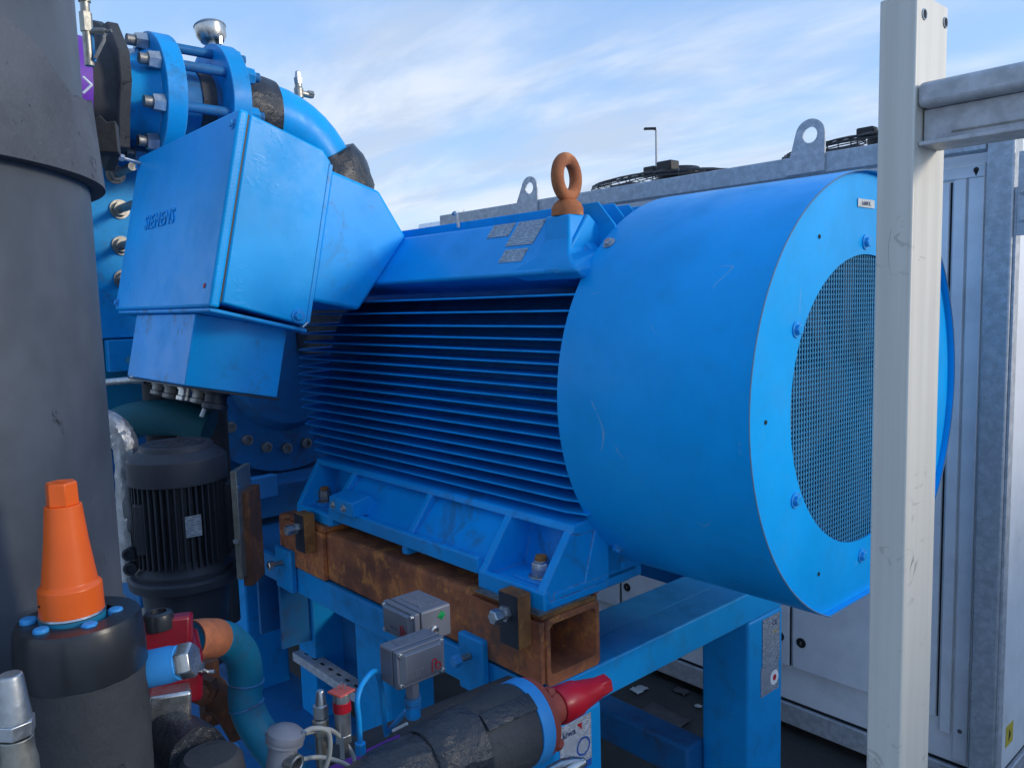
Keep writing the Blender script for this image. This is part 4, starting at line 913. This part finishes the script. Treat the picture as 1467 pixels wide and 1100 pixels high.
# ================================================================== small charcoal pump motor
PC = at(257, 700, d=1.95); PC.z = 0; pc = V((PC.x, PC.y, 0)); pr = rp(67, at(257, 700, d=1.95))
pm = thing('pump_motor', 'small upright charcoal finned motor with a domed cowl beside the tank', 'motor', (pc.x, pc.y, .9))
zt_ = at(257, 632, d=1.95).z; zc1 = at(257, 692, d=1.90).z; zb_ = at(257, 815, d=1.88).z
def C3(z): return V((pc.x, pc.y, z))
b = MB(); b.lathe(C3(zc1), (0, 0, 1), [(0, pr), (.052, pr), (.058, pr*.985), (zt_-zc1-.014, pr*.76), (zt_-zc1-.004, pr*.73), (zt_-zc1, pr*.69), (zt_-zc1-.003, pr*.6)], 64); cw = part('fan_cowl', b, M_pump, pm, .001)
b = MB(); 
for r in (.12, .25, .5): b.torus(C3(zt_-.002), (0, 0, 1), pr*r, .0018, 40, 6)
part('cowl_rings', b, M_pump, cw)
b = MB(); b.lathe(C3(zb_-.01), (0, 0, 1), [(0, pr*.80), (zc1-zb_+.03, pr*.80)], 48); part('core', b, M_pump, pm)
me = MB(); me.bounds((pr*.78, -.0019, 0), (pr*.965, .0019, zc1-zb_+.004)); fm = me.mesh('cooling_fin', M_pump, None)
for i in range(44):
    a = 2*pi*i/44; inst('cooling_fin', fm, Matrix.Translation(C3(zb_)) @ Matrix.Rotation(a, 4, 'Z'), pm)
b = MB(); b.lathe(C3(zb_-.03), (0, 0, 1), [(0, pr*.98), (.012, pr*.98), (.03, pr*.84), (.045, pr*.82)], 56); part('end_bell', b, M_pump, pm)
b = MB(); b.lathe(C3(zb_-.055), (0, 0, 1), [(0, pr*1.12), (.022, pr*1.14), (.027, pr*1.08)], 64); part('mounting_flange', b, M_pump, pm, .002)
b = MB(); b.lathe(C3(zb_-.26), (0, 0, 1), [(0, pr*.80), (.10, pr*.82), (.205, pr*.90)], 48); part('lantern', b, M_pump, pm)
tw = (V((CAM.x, CAM.y, 0))-pc).normalized(); sd = V((-tw.y, tw.x, 0)); sd = sd if sd.dot(rgt) > 0 else -sd
q = C3((zc1+zb_)/2+.005)+ (tw*.98+sd*.22).normalized()*pr*.985
nrm = (tw*.98+sd*.22).normalized(); M = frame(q, nrm, (0, 0, 1)) @ Matrix.Rotation(radians(-90), 4, 'Z'); bb = MB(); bb.box((0, 0, 0), (.036, .050, .0015)); inst('nameplate', bb.mesh('nameplate', M_alprint), M, pm)
q = C3((zc1+zb_)/2)+sd*pr*.98+tw*.01; b = MB(); b.box(q+sd*.015, (.06, .055, zc1-zb_-.03), frame((0, 0, 0), (0, 0, 1), sd).to_3x3()); part('terminal_cover', b, M_pump, pm, .004)
q = C3((zc1+zb_)/2-.0)-sd*pr*.75+tw*pr*.5; b = MB(); b.box(q, (.03, .03, .12), frame((0, 0, 0), (0, 0, 1), sd).to_3x3()); part('cooling_rib_block', b, M_pump, pm, .003)
# lower left junction pieces
for i, dz in enumerate((0, -.035)):
    q = C3(zb_+.035+dz)-sd*pr*1.02+tw*.02; b = MB(); b.lathe(q, (tw-sd*.3), [(0, .016), (.014, .016), (.016, .010), (.012, .010)], 18); part('conduit_entry', b, M_pump, pm)
# rusty flange plate right of the pump motor
q = at(355, 760, d=1.93); fl = thing('rusty_plate', 'rusty upright steel plate with a pale edge, right of the small pump motor', 'plate', q)
b = MB(); q0 = at(349, 745, d=1.93); b.box(q0, (.014, .10, .26), frame((0, 0, 0), (0, 0, 1), rgt.cross(V((0, 0, 1)))).to_3x3() @ Matrix.Rotation(radians(90), 3, 'Z')); part('pale_plate', b, M_brass, fl, .001)
b = MB(); q0 = at(361, 765, d=1.96); b.box(q0, (.024, .09, .23), frame((0, 0, 0), (0, 0, 1), rgt.cross(V((0, 0, 1)))).to_3x3() @ Matrix.Rotation(radians(90), 3, 'Z')); part('rust_plate', b, M_drust, fl, .002)
for py in (698, 775):
    q = at(335, py, d=1.88); b = MB(); b.cyl(q, q+rgt*.012, .006, n=6); part('bolt', b, M_bright, fl)
# ================================================================== foreground valve with orange cap
d0 = .86; qa, qb = at(113, 868, d=d0), at(118, 1000, d=d0)
ov = thing('orange_capped_valve', 'thick black insulated valve with a tall orange plastic cap, in front of the tank', 'valve', (qa.x, qa.y, 1.1))
ax = V((0.03, 0, 1)).normalized(); base = at(112, 880, d=d0); rB = rp(85, base)
b = MB(); b.lathe(base-V((0, 0, .30)), (0, 0, 1), [(i*.012, rB*(.93+.06*i/20)) for i in range(21)], 90); b.wrinkle(.0016, 42, 3); body_ = part('foam_body', b, M_foam, ov)
b = MB(); b.lathe(base-V((0, 0, .062)), (0, 0, 1), [(0, rB*.99), (.003, rB*1.012), (.030, rB*1.0), (.055, rB*.965), (.060, rB*.93), (.0605, rB*.55)], 72, cap=False); part('rubber_band', b, M_collar, ov, sharp=.9)
b = MB(); b.lathe(base-V((0, 0, .010)), (0, 0, 1), [(0, rB*.95), (.004, rB*.92), (.002, .03)], 48); part('foam_top', b, M_foam, ov)
cb = base+V((0, 0, .004))-rgt*.006; rc = rp(42, cb)
hc = at(100, 685, d=d0).z-cb.z
b = MB(); b.lathe(cb, (0, 0, 1), [(0, rc), (hc*.205, rc*.985), (hc*.235, rc*.86), (hc*.55, rc*.68), (hc*.825, rc*.565)], 64); oc = part('orange_cap', b, M_orange, ov, .0008, sharp=.5)
b = MB(); b.lathe(cb+V((0, 0, hc*.825)), (0, 0, 1), [(0, rc*.52), (hc*.165, rc*.50), (hc*.175, rc*.46)], 6, phase=.5); part('hex_top', b, M_orange, oc, .0015)
b = MB(); b.lathe(cb+V((0, 0, hc+.0005)), (0, 0, 1), [(0, rc*.22), (.0005, rc*.15)], 20); part('centre_dimple', b, M_orange, oc)
for px, py in ((86, 865), ):
    q = cb-rgt*rc*.62-fwd*rc*.80+V((0, 0, .012)); b = MB(); b.cyl(q, q-fwd*.001-rgt*.0005, .0012, n=8); part('pin_hole', b, M_black, oc)
b = MB(); b.torus(cb+V((0, 0, -.001)), (0, 0, 1), rc*.98, .002, 48, 6); part('collar_ring', b, M_bright, ov)
b = MB(); b.lathe(cb-V((0, 0, .012)), (0, 0, 1), [(0, rc*1.05), (.010, rc*1.02)], 40); part('bonnet', b, M_teal, ov)
for a, s in ((200, 1.0), (255, .9), (320, 1.0), (20, .9)):
    e = rgt*cos(radians(a))+ (V((fwd.x, fwd.y, 0)).normalized())*sin(radians(a)); q = cb+e*rc*1.32-V((0, 0, .004)); b = MB(); b.lathe(q, (0, 0, 1), [(-.006, rc*.27*s), (.0005, rc*.27*s), (.002, rc*.22*s)], 16 if a != 320 else 6); part('bonnet_nut', b, M_sky, ov, .001)
# foam gash on the body handled by material; blue coupling leaving it to the right
q0, q1, q2 = at(212, 958, d=.90), at(258, 948, d=.90), at(281, 943, d=.90); rC = rp(26, q1)
dd = (q2-q0).normalized()
b = MB(); b.lathe(q0-dd*.03, dd, [(0, rC*.98), (.03, rC*1.02), (.036, rC), (.055, rC), (.062, rC*.94), ((q1-q0).length+.030, rC*.94)], 36); cp = part('blue_coupling', b, M_sky, ov, .001)
b = MB(); b.lathe(q1-dd*.001, dd, [(0, rC*.90), (.003, rC*.98), (.015, rC*.98), (.018, rC*.9)], 6, phase=.3); part('hex_plug', b, M_bright, cp, .001)
# silver capped valve, bottom left corner
d1 = .72; q = at(22, 1050, d=d1); sv2 = thing('silver_valve', 'silver hexagonal capped valve at the bottom left corner, before the black insulated valve', 'valve', q)
q0 = at(22, 1045, d=d1); r1 = rp(27, q0)
b = MB(); b.lathe(q0+V((0, 0, -.004)), (0, 0, 1), [(0, r1), (.013, r1*1.02), (.014, r1*.9)], 6, phase=.2); part('hex_nut', b, M_steel, sv2, .0008)
b = MB(); hh = at(12, 968, d=d1).z-q0.z; b.lathe(q0+V((0, 0, .010)), (0, 0, 1), [(0, r1*.86), (hh*.8, r1*.62), (hh*.86, r1*.57), (hh*.88, r1*.5)], 40); part('cap', b, M_steel, sv2)
b = MB(); b.lathe(q0-V((0, 0, .12)), (0, 0, 1), [(0, r1*.95), (.09, r1*.95), (.10, r1*.85), (.114, r1*.85)], 40); q3 = q0-V((0, 0, .055)); b.lathe(q3, (rgt-fwd*.9).normalized(), [(0, r1*.72), (.022, r1*.72), (.024, r1*.6), (.03, r1*.55)], 28); part('valve_body', b, M_brass, sv2, .001)
# ================================================================== red regulating valve, pipes
d2 = 1.12; rv = thing('red_control_box', 'dark red cast control valve box behind the orange capped valve', 'valve', at(245, 950, d=d2))
MR = uvframe((0, 0, 0), (rgt*.9+fwd*.43), (0, 0, 1)).to_3x3()
q = at(239, 955, d=d2); b = MB(); b.box(q, (.088, .07, .105), MR); part('housing', b, M_redpaint, rv, .008, seg=3)
q = at(247, 915, d=d2-.01); b = MB(); b.prism([q+MR @ V((x, -.036, z)) for x, z in ((-.045, -.01), (.028, -.01), (.022, .013), (-.045, .013))], MR @ V((0, .07, 0))); part('top_hood', b, M_redpaint, rv, .004)
q = at(228, 899, d=d2-.02); b = MB(); rk = rp(21, q); b.lathe(q, (0, 0, 1), [(0, rk), (.014, rk*1.02), (.022, rk*.9), (.024, rk*.55), (.018, rk*.5)], 32); part('adjusting_knob', b, M_collar, rv, .001)
q = at(284, 956, d=d2-.04); b = MB(); b.cyl(q, q+rgt*.006, .007, n=12); q4 = at(302, 962, d=d2-.03); b.tube([q, q4-rgt*.004, q4+rgt*.005], .0028, 8); part('link_pin', b, M_bright, rv)
q = at(243, 1013, d=d2-.06); b = MB(); b.box(q, (.052, .05, .034), MR); bk = part('steel_bracket', b, M_bright, rv, .004, seg=3)
for px, py in ((268, 1034), (226, 1050)):
    q = at(px, py, d=d2-.09); b = MB(); b.lathe(q, (-fwd+upv*.3), [(0, .0055), (.005, .0055), (.007, .004)], 16); part('cap_screw', b, M_bright, bk)
rn = thing('teal_pipe', 'teal painted pipe with a rusty collar bending down out of the red valve', 'pipe', at(340, 980, d=1.35))
pts = [(272, 917, 1.22), (300, 914, 1.26), (325, 917, 1.32), (346, 938, 1.36), (352, 970, 1.38), (352, 1005, 1.38), (366, 1040, 1.38), (395, 1080, 1.38), (440, 1135, 1.38)]
sp = smooth_path([at(a, b_, d=c) for a, b_, c in pts], 7); rP = rp(24, at(352, 970, d=1.38))
b = MB(); b.tube(sp, rP, 32); part('pipe_run', b, M_teal, rn, sharp=.9)
b = MB(); b.tube(sp[:10], rP*1.06, 32); part('rusty_collar', b, M_rust, rn, sharp=.9)
for i in (29, 36): b = MB(); b.torus(sp[i], (sp[i+1]-sp[i]), rP, .0022, 32, 6); part('weld_bead', b, M_dirtyshadeblue, rn)
b = MB(); b.tube(smooth_path([at(300, 985, d=1.42), at(325, 1010, d=1.42), at(350, 1050, d=1.42)], 5), rP*.9, 24); b.box(at(300, 990, d=1.45), (.03, .03, .12)); part('rusty_branch', b, M_drust, rn)
b = MB(); b.lathe(at(295, 985, d=1.40), (-fwd), [(0, .024), (.02, .024), (.02, .016), (.03, .016)], 8); b.cyl(at(297, 1022, d=1.38), at(297, 1030, d=1.38), .010, n=6); part('rusty_fitting', b, M_drust, rn)
bp = thing('black_strainer', 'black wrapped pipe end with a blue rim at the bottom, under the red valve', 'pipe', at(270, 1080, d=1.02))
q0, q1 = at(215, 1040, d=1.10), at(285, 1085, d=.98); b = MB(); b.tube([q0, q0.lerp(q1, .4), q0.lerp(q1, .7), q1], [.028, .036, .038, .036], 32); b.jitter(.001, 4); part('wrapped_body', b, M_tape, bp, sharp=1)
b = MB(); b.lathe(at(300, 1112, d=.99), V((0, 0, 1))*.8-rgt*.3, [(0, .044), (.016, .044)], 40); part('blue_rim', b, M_sky, bp)
b = MB(); b.lathe(at(305, 1125, d=.95), V((0, 0, 1)), [(0, .040), (.032, .036), (.040, .030), (.042, .01)], 40); part('black_cap', b, M_foam, bp)
q = at(318, 1081, d=.97); b = MB(); b.lathe(q-V((0, 0, .03)), (0, 0, 1), [(0, .010), (.03, .010), (.034, .006)], 12); part('blue_nut', b, M_sky, bp)
# ================================================================== insulated pipe with red capped flange
ip = thing('red_capped_pipe', 'black taped insulated pipe with blue flange and a long red plastic cap', 'pipe', (-.2, -.85, 1.05))
PXX = -.16
A_, B2 = at(862, 982, x=PXX), at(722, 1046, x=PXX); axs = (A_-B2).normalized()
def on_ax(px, py=None): 
    best = min((abs((733.5+F_PX*((B2+axs*t*.001)-CAM).dot(rgt)/((B2+axs*t*.001)-CAM).dot(fwd))-px), t) for t in range(-900, 900, 3)); return B2+axs*best[1]*.001
def ip_l(name, prof, mat, n=56, bev=0, sharp=.6, parent=ip, phase=0, jit=0):
    pts_ = [(on_ax(px), rp(r, on_ax(px))) for px, r in prof]; o0 = pts_[0][0]; b = MB()
    b.lathe(o0, axs, [((q-o0).dot(axs), r) for q, r in pts_], n, phase=phase)
    if jit:
        bmesh.ops.subdivide_edges(b.bm, edges=b.bm.edges[:], cuts=3, use_grid_fill=True); b.wrinkle(jit, 26, 8)
    return part(name, b, mat, parent, bev, sharp=sharp)
ip_l('foam_pipe', [(330, 37), (420, 39), (480, 40), (560, 44), (600, 47), (640, 52), (665, 56), (700, 59), (722, 61), (736, 59)], M_foam, jit=.0012, sharp=1.2)
ip_l('tape_band', [(470, 43), (500, 44), (530, 46), (560, 49), (590, 50), (600, 49)], M_tape, jit=.0045, sharp=1.2)
ip_l('tape_band', [(604, 51), (612, 54), (630, 56), (655, 59), (668, 59)], M_tape, jit=.0035, sharp=1.2)
ip_l('blue_flange', [(738, 60), (755, 60)], M_sky, bev=.001)
ip_l('red_flange', [(755.5, 56), (766, 56)], M_primer, bev=.001)
ip_l('red_neck', [(766, 25), (807, 22)], M_primer)
rcap = ip_l('red_cap', [(797, 25.5), (801, 27), (823, 25), (825, 23), (855, 15)], M_red, bev=.0008)
ip_l('hex_end', [(854, 16), (868, 15), (869.5, 13)], M_red, n=6, bev=.0012, parent=rcap, phase=.3)
for a in (60, 150, 240, 330):
    q = on_ax(766); r = rp(50, q); t1 = axs.cross(V((0, 0, 1))).normalized(); t2 = t1.cross(axs); c = q+t1*r*cos(radians(a))+t2*r*sin(radians(a)); b = MB(); b.lathe(c, axs, [(0, .0095), (.008, .0095), (.009, .006), (.014, .006)], 6); part('flange_bolt', b, M_primer, ip)
# lengthwise tape strip and purple tape
q0, q1 = on_ax(640), on_ax(735); t1 = axs.cross(V((0, 0, 1))).normalized(); t1 = t1 if t1.dot(fwd) < 0 else -t1; t2 = V((0, 0, 1))
def strip(pa, pb, a0, a1, rpx, mat, name, off=.0015, parent=ip, n=8):
    b = MB(); r0s = [rp(rpx, pa)+off, rp(rpx, pb)+off]; up2 = (t2-axs*t2.dot(axs)).normalized()
    R0, R1 = [], []
    for i in range(n+1):
        a = radians(a0+(a1-a0)*i/n); dv = t1*cos(a)+up2*sin(a); R0.append(pa+dv*r0s[0]); R1.append(pb+dv*r0s[1])
    V0 = [b.bm.verts.new(q) for q in R0]; V1 = [b.bm.verts.new(q) for q in R1]
    W0 = [b.bm.verts.new(q-(q-pa).normalized()*.003) for q in R0]; W1 = [b.bm.verts.new(q-(q-pb).normalized()*.003) for q in R1]
    for i in range(n):
        b.bm.faces.new((V0[i], V0[i+1], V1[i+1], V1[i])); b.bm.faces.new((W0[i], W1[i], W1[i+1], W0[i+1]))
        b.bm.faces.new((V0[i], W0[i], W0[i+1], V0[i+1])); b.bm.faces.new((V1[i], V1[i+1], W1[i+1], W1[i]))
    b.bm.faces.new((V0[0], V1[0], W1[0], W0[0])); b.bm.faces.new((V0[n], W0[n], W1[n], V1[n])); return part(name, b, mat, parent, sharp=1)
strip(on_ax(672), on_ax(738), 42, 66, 61.5, M_tape, 'tape_strip')
# second black pipe behind it, carrying the switches
kp = thing('insulated_header', 'straight black insulated header pipe under the two grey switch boxes', 'pipe', (-.35, -.9, 1.0))
H0, H1 = at(470, 1110, d=1.36), at(735, 1000, d=1.62); b = MB(); b.tube([H0, H0.lerp(H1, .5), H1], .045, 32); part('foam_pipe', b, M_foam, kp)
S0, S1 = at(470, 1108, d=1.28), at(572, 1062, d=1.34); 
b = MB(); wv = upv*.013; b.prism([S0+wv*.8, S1+wv, S1-wv*.6+rgt*.008, S0-wv], fwd*.004-upv*.002); part('purple_tape', b, M_purple, kp)
# ================================================================== two grey pressure switches
def pswitch(name_l, quadL, w, h, dep, c, ufront, group, stub, gem):
    """c = top-left-front corner, ufront = horizontal direction along the lid face"""
    t = thing('pressure_switch', name_l, 'pressure switch', c, group)
    u = V((ufront[0], ufront[1], 0)).normalized(); nrm_ = u.cross(V((0, 0, 1))).normalized()   # outward, towards viewer
    if nrm_.dot(fwd) > 0: nrm_ = -nrm_
    def Q(a, bz, dp): return c+u*a-V((0, 0, 1))*bz-nrm_*dp
    def bxx(a0, a1, b0, b1, d0, d1, nm, mat, par, bev):
        b = MB(); pts = [Q(a0, b0, d0), Q(a1, b0, d0), Q(a1, b1, d0), Q(a0, b1, d0)]; b.prism(pts, -nrm_*(d1-d0)); return part(nm, b, mat, par, bev, seg=3)
    bxx(0, w, 0, h, .0215, dep, 'housing', M_greybox, t, .004)
    bxx(.001, w-.001, .001, h-.001, .0195, .0214, 'seal', M_black, t, 0)
    ld = bxx(0, w, 0, h, .008, .0194, 'lid', M_greybox, t, .002)
    b = MB(); i_ = .012
    A0 = [Q(.004, .004, .008), Q(w-.004, .004, .008), Q(w-.004, h-.004, .008), Q(.004, h-.004, .008)]; A1 = [Q(i_, .006, .0), Q(w-i_, .006, .0), Q(w-i_, h-.016, .0), Q(i_, h-.016, .0)]
    va = [b.bm.verts.new(q) for q in A0]; vb = [b.bm.verts.new(q) for q in A1]
    for i in range(4): b.bm.faces.new((va[i], va[(i+1) % 4], vb[(i+1) % 4], vb[i]))
    b.bm.faces.new(vb); b.bm.faces.new(va[::-1]); part('raised_panel', b, M_greybox, ld, .001)
    for a, q_ in ((.006, .006), (w-.006, .006), (.006, h-.006), (w-.006, h-.006)):
        inst('screw', SCREW, frame(Q(a, q_, .0075), nrm_) @ Matrix.Scale(.8, 4), ld)
    # rating label on top, logo on the lid
    tl = MB(); tl.box((0, 0, 0), (w*.62, (dep-.0215)*.62, .0006)); M2 = uvframe(Q(w/2, -.0004, (dep+.0215)/2), u, -nrm_)
    inst('rating_label', tl.mesh('rating_label', plate_print('switch_label', (.24, .245, .27), pitch=.0035, ink=(.07, .07, .08))), M2, t)
    Ml = uvframe(Q(w*.30, h*.68, -.0004), u, (0, 0, 1))
    tm = text_mesh('BETA', h*.16, .0006, M_greybox, True); inst('lettering', tm, Ml, ld)
    # red monogram: a p-like loop and a b-like loop
    b = MB(); s = h*.13; cc = Q(w*.74, h*.62, -.0006)
    def mk(pp, rad): b.tube([cc+u*x*s+V((0, 0, z*s)) for x, z in pp], rad, 6)
    circ_ = lambda cx0, cz0, r_, a0, a1: [(cx0+r_*cos(radians(a)), cz0+r_*sin(radians(a))) for a in range(a0, a1+1, 20)]
    mk([(-.9, -1.1), (-.9, .6)]+circ_(-.35, .8, .55, 180, 540)[::-1][:13], s*.13); mk([(-.1, .6)]+circ_(.55, -.25, .62, -200, 160), s*.13); part('logo', b, M_inkred, ld)
    if stub:
        q = Q(w*.42, h, dep*.45); b = MB(); b.lathe(q, (0, 0, -1), [(0, .012), (.026, .012)], 6); b.lathe(q+V((0, 0, -.026)), (0, 0, -1), [(0, .010), (.004, .010)], 16); part('hex_stub', b, M_bright if False else M_greybox, t, .0008)
        b = MB(); b.lathe(q+V((0, 0, -.029)), (0, 0, -1), [(0, .0135), (.010, .0135), (.011, .011), (.013, .011), (.014, .0125), (.034, .012)], 20); part('blue_fitting', b, M_blue, t)
    if gem:
        q = Q(w, h*.28, dep*.75); b = MB(); b.lathe(q, u, [(0, .0085), (.001, .0085), (.003, .003)], 4, phase=0); part('green_indicator', b, M_green, t)
        q = Q(w, h*.68, dep*.55); b = MB(); b.lathe(q, u, [(0, .009), (.004, .009), (.006, .006), (.003, .006)], 20); part('cable_entry', b, M_bright, t)
    return t
# back switch: its lid faces left-front; front switch: lid faces the viewer
c_f = at(572, 938, d=1.22); w_f = at(640, 911, x=c_f.x).y-c_f.y; h_f = rp(57, c_f)
fr = V((rgt.x*.93-fwd.x*-.02, rgt.y*.93, 0)); 
dirY = V((0.35, .94, 0))
pswitch('larger front grey pressure switch on a blue fitting, lower of the two, with red logo', None, w_f, h_f, .058, c_f, (0, 1), 'grey pressure switch boxes', True, False)
c_b = at(543, 861, d=1.42); w_b = at(588, 883, y=c_b.y).x-c_b.x; h_b = rp(46, c_b)
pswitch('rear grey pressure switch with a green gem, half hidden by the front one', None, w_b, h_b, .085, c_b, (1, 0), 'grey pressure switch boxes', False, True)
# ================================================================== small instruments at the bottom
d3 = 1.12
q = at(460, 1040, d=d3); st_ = thing('capped_stem', 'slim silver capped valve stem left of the red topped transmitter', 'valve', q)
b = MB(); b.lathe(at(460, 1042, d=d3), (0, 0, 1), [(-.16, .009), (-.01, .009), (-.008, .0115), (.012, .0115), (.014, .009)], 20); part('stem_body', b, M_brass, st_)
b = MB(); r = rp(11, q); b.lathe(at(460, 1026, d=d3), (0, 0, 1), [(0, r), (.017, r), (.018, r*.85)], 6, phase=.3); b.lathe(at(460, 1010, d=d3), (0, 0, 1), [(-.001, r*.78), (.020, r*.52), (.022, r*.42)], 24); part('cap', b, M_steel, st_)
q = at(493, 1030, d=d3); pt = thing('pressure_transmitter', 'silver pressure transmitter with red band and open red connector top', 'transmitter', q)
b = MB(); r = rp(12.5, q); b.lathe(at(492, 1050, d=d3), (0, 0, 1), [(-.035, r*.6), (-.012, r*.6), (-.011, r), (.000, r), (.001, r*.9)], 6); b.lathe(at(492, 1050, d=d3), (0, 0, 1), [(.0, r*.9), (.036, r*.94), (.037, r*.97), (.060, r*.97)], 32); part('body', b, M_steel, pt, .0006)
b = MB(); pb0 = at(492, 1050, d=d3); b.lathe(pb0+V((0, 0, .034)), (0, 0, 1), [(0, r*1.04), (.014, r*1.04)], 32); part('red_band', b, M_red, pt)
M_coral = plain('coral_plastic', (.62, .10, .07), .45); qt = pb0+V((0, 0, .056))
b = MB(); qt = qt+V((0, 0, .006)); b.box(qt, (r*2.3, r*2.3, .003), Matrix.Rotation(radians(12), 3, 'Z')); cn = part('connector', b, M_coral, pt, .003)
for s_, k_ in ((-1, 0), (1, 0), (0, 1)):
    b = MB(); c = qt+rgt*s_*.006+fwd*k_*.005; b.box(c+V((0, 0, .006)), (.0024, .0014, .010), Matrix.Rotation(YAW, 3, 'Z')); part('contact_pin', b, M_steel, cn)
d4 = .98; q = at(408, 1058, d=d4); th_ = thing('thermowell_head', 'grey domed sensor head with a round side entry, bottom left of centre', 'sensor', q)
ax = (upv*.97+rgt*.17).normalized(); r = rp(27, q)
b = MB(); b.lathe(q, ax, [(0, r), (.004, r*1.03), (.009, r*.98), (.014, r*.7), (.017, r*.35), (.0175, .001)], 48); part('dome_lid', b, M_greybox, th_, sharp=.5)
b = MB(); b.lathe(q, -ax, [(.0005, r*.98), (.004, r*1.0), (.0045, r*.78), (.05, r*.70)], 40); part('head_body', b, M_greybox, th_, sharp=.5)
e = (rgt*.85-fwd*.5-upv*.15).normalized(); b = MB(); b.lathe(q-ax*.022+e*.01, e, [(0, .012), (.016, .012), (.017, .0095), (.016, .0085), (.008, .0085)], 28, cap=False); b.lathe(q-ax*.022+e*.01, e, [(.009, .0088), (.0095, .008)], 20); part('side_entry', b, M_bright, th_)
b = MB(); b.lathe(q-ax*.022+e*.0195, e, [(0, .0083), (.0004, .0083)], 24); part('entry_bore', b, M_void, th_)
for s_ in (-1, 1): 
    c = q+ax*.005+rgt*s_*r*.97; b = MB(); b.lathe(c, ax, [(0, .003), (.004, .003)], 12); part('lid_screw', b, M_bright, th_)
# cables
b = MB(); b.tube(smooth_path([at(px, py, d=dd_) for px, py, dd_ in ((430, 1052, 1.0), (448, 1043, 1.03), (470, 1048, 1.05), (472, 1080, 1.06), (462, 1110, 1.06))], 8), .0032, 10)
b.tube(smooth_path([at(px, py, d=dd_) for px, py, dd_ in ((436, 1050, 1.02), (470, 1044, 1.08), (492, 1060, 1.12), (506, 1082, 1.13), (510, 1102, 1.12))], 8), .0030, 10)
b.tube(smooth_path([at(px, py, d=dd_) for px, py, dd_ in ((384, 1098, 1.0), (420, 1090, 1.05), (455, 1084, 1.08), (485, 1090, 1.08), (505, 1100, 1.06))], 8), .0030, 10)
solo('sensor_cable', b, M_cable, 'loops of thin pale grey cable round the sensor head and transmitter', 'cable')
# bright blue capillary tube loop
b = MB(); tp = [at(px, py, d=dd_) for px, py, dd_ in ((516, 1066, 1.18), (514, 1030, 1.18), (512, 1002, 1.18), (520, 978, 1.20), (538, 961, 1.24), (546, 985, 1.30), (549, 1020, 1.34), (553, 1052, 1.38))]
bt_ = thing('blue_tube', 'thin bright blue bent tube rising beside the grey switch boxes', 'tube', tp[0])
b.tube(smooth_path(tp, 7), .0042, 12); part('bent_tube', b, M_blue, bt_)
b = MB(); b.lathe(tp[0]-V((0, 0, .008)), (0, 0, 1), [(-.006, .009), (.010, .009), (.012, .006)], 6); part('union_nut', b, M_blue, bt_, .0008)
b = MB(); b.tube([at(553, 1052, d=1.38), at(566, 1036, d=1.36), at(582, 1018, d=1.34)], .0042, 10); part('tube_leg', b, M_frame, bt_)
b = MB(); b.cyl(at(563, 1046, d=1.33), at(583, 1036, d=1.31), .0025, n=8); solo('zip_tie', b, M_whitew, 'short white tie end beside the blue fitting of the front switch', 'tie')
# silver valve tip near the inspection label
q = at(828, 1088, d=1.42); b = MB(); b.lathe(q-rgt*.05-upv*.03, (rgt+upv*.45), [(0, .018), (.03, .02), (.05, .016), (.065, .008), (.07, .007)], 20); solo('silver_fitting', b, M_bright, 'silver pipe fitting at the lower edge, before the kiwa inspection label', 'fitting', q, .001)
# debris on the ground
rnd = random.Random(5)
for px, py, w, h, mat, nm, lab in ((915, 988, .05, .07, M_paper, 'paper_scrap', 'small white scrap of paper on the dark ground under the end beam'), (945, 1030, .20, .16, M_tankbrown, 'cardboard_sheet', 'brown crumpled sheet lying on the ground behind the lower blue rail'), (975, 990, .06, .04, M_tankbrown, 'leaf_litter', 'dull scrap lying right of the white paper on the ground'), (1000, 1012, .03, .02, M_paper, 'wrapper', 'tiny pale wrapper on the dark ground near the rear leg')):
    q = at(px, py, z=.006); b = MB(); k = 5
    vv = [[b.bm.verts.new((q.x+(i/k-.5)*w+rnd.uniform(-.004, .004), q.y+(j/k-.5)*h+rnd.uniform(-.004, .004), .006+rnd.uniform(0, .010))) for j in range(k+1)] for i in range(k+1)]
    for i in range(k):
        for j in range(k): b.bm.faces.new((vv[i][j], vv[i+1][j], vv[i+1][j+1], vv[i][j+1]))
    o = solo(nm, b, mat, lab, 'litter', (q.x, q.y, 0)); m = o.modifiers.new('thick', 'SOLIDIFY'); m.thickness = .001


nb = thing('added_shade_container', 'unseen pale container added far right to shade the legs and end beam', 'container', (4.4, 2.5, 0))  # added out of view, blocks low light from the legs and table
b = MB(); b.bounds((3.3, -.3, .12), (5.7, 6.0, 2.3)); part('body', b, M_white, nb, .01)
b = MB(); b.bounds((3.29, -.31, 0), (5.71, 6.01, .119)); part('base_rail', b, M_galvp, nb)
for i in range(7):
    b = MB(); b.bounds((3.285, -.2+i*.88, .25), (3.2995, -.2+i*.88+.82, 2.2)); part('door_panel', b, M_white, nb, .004)
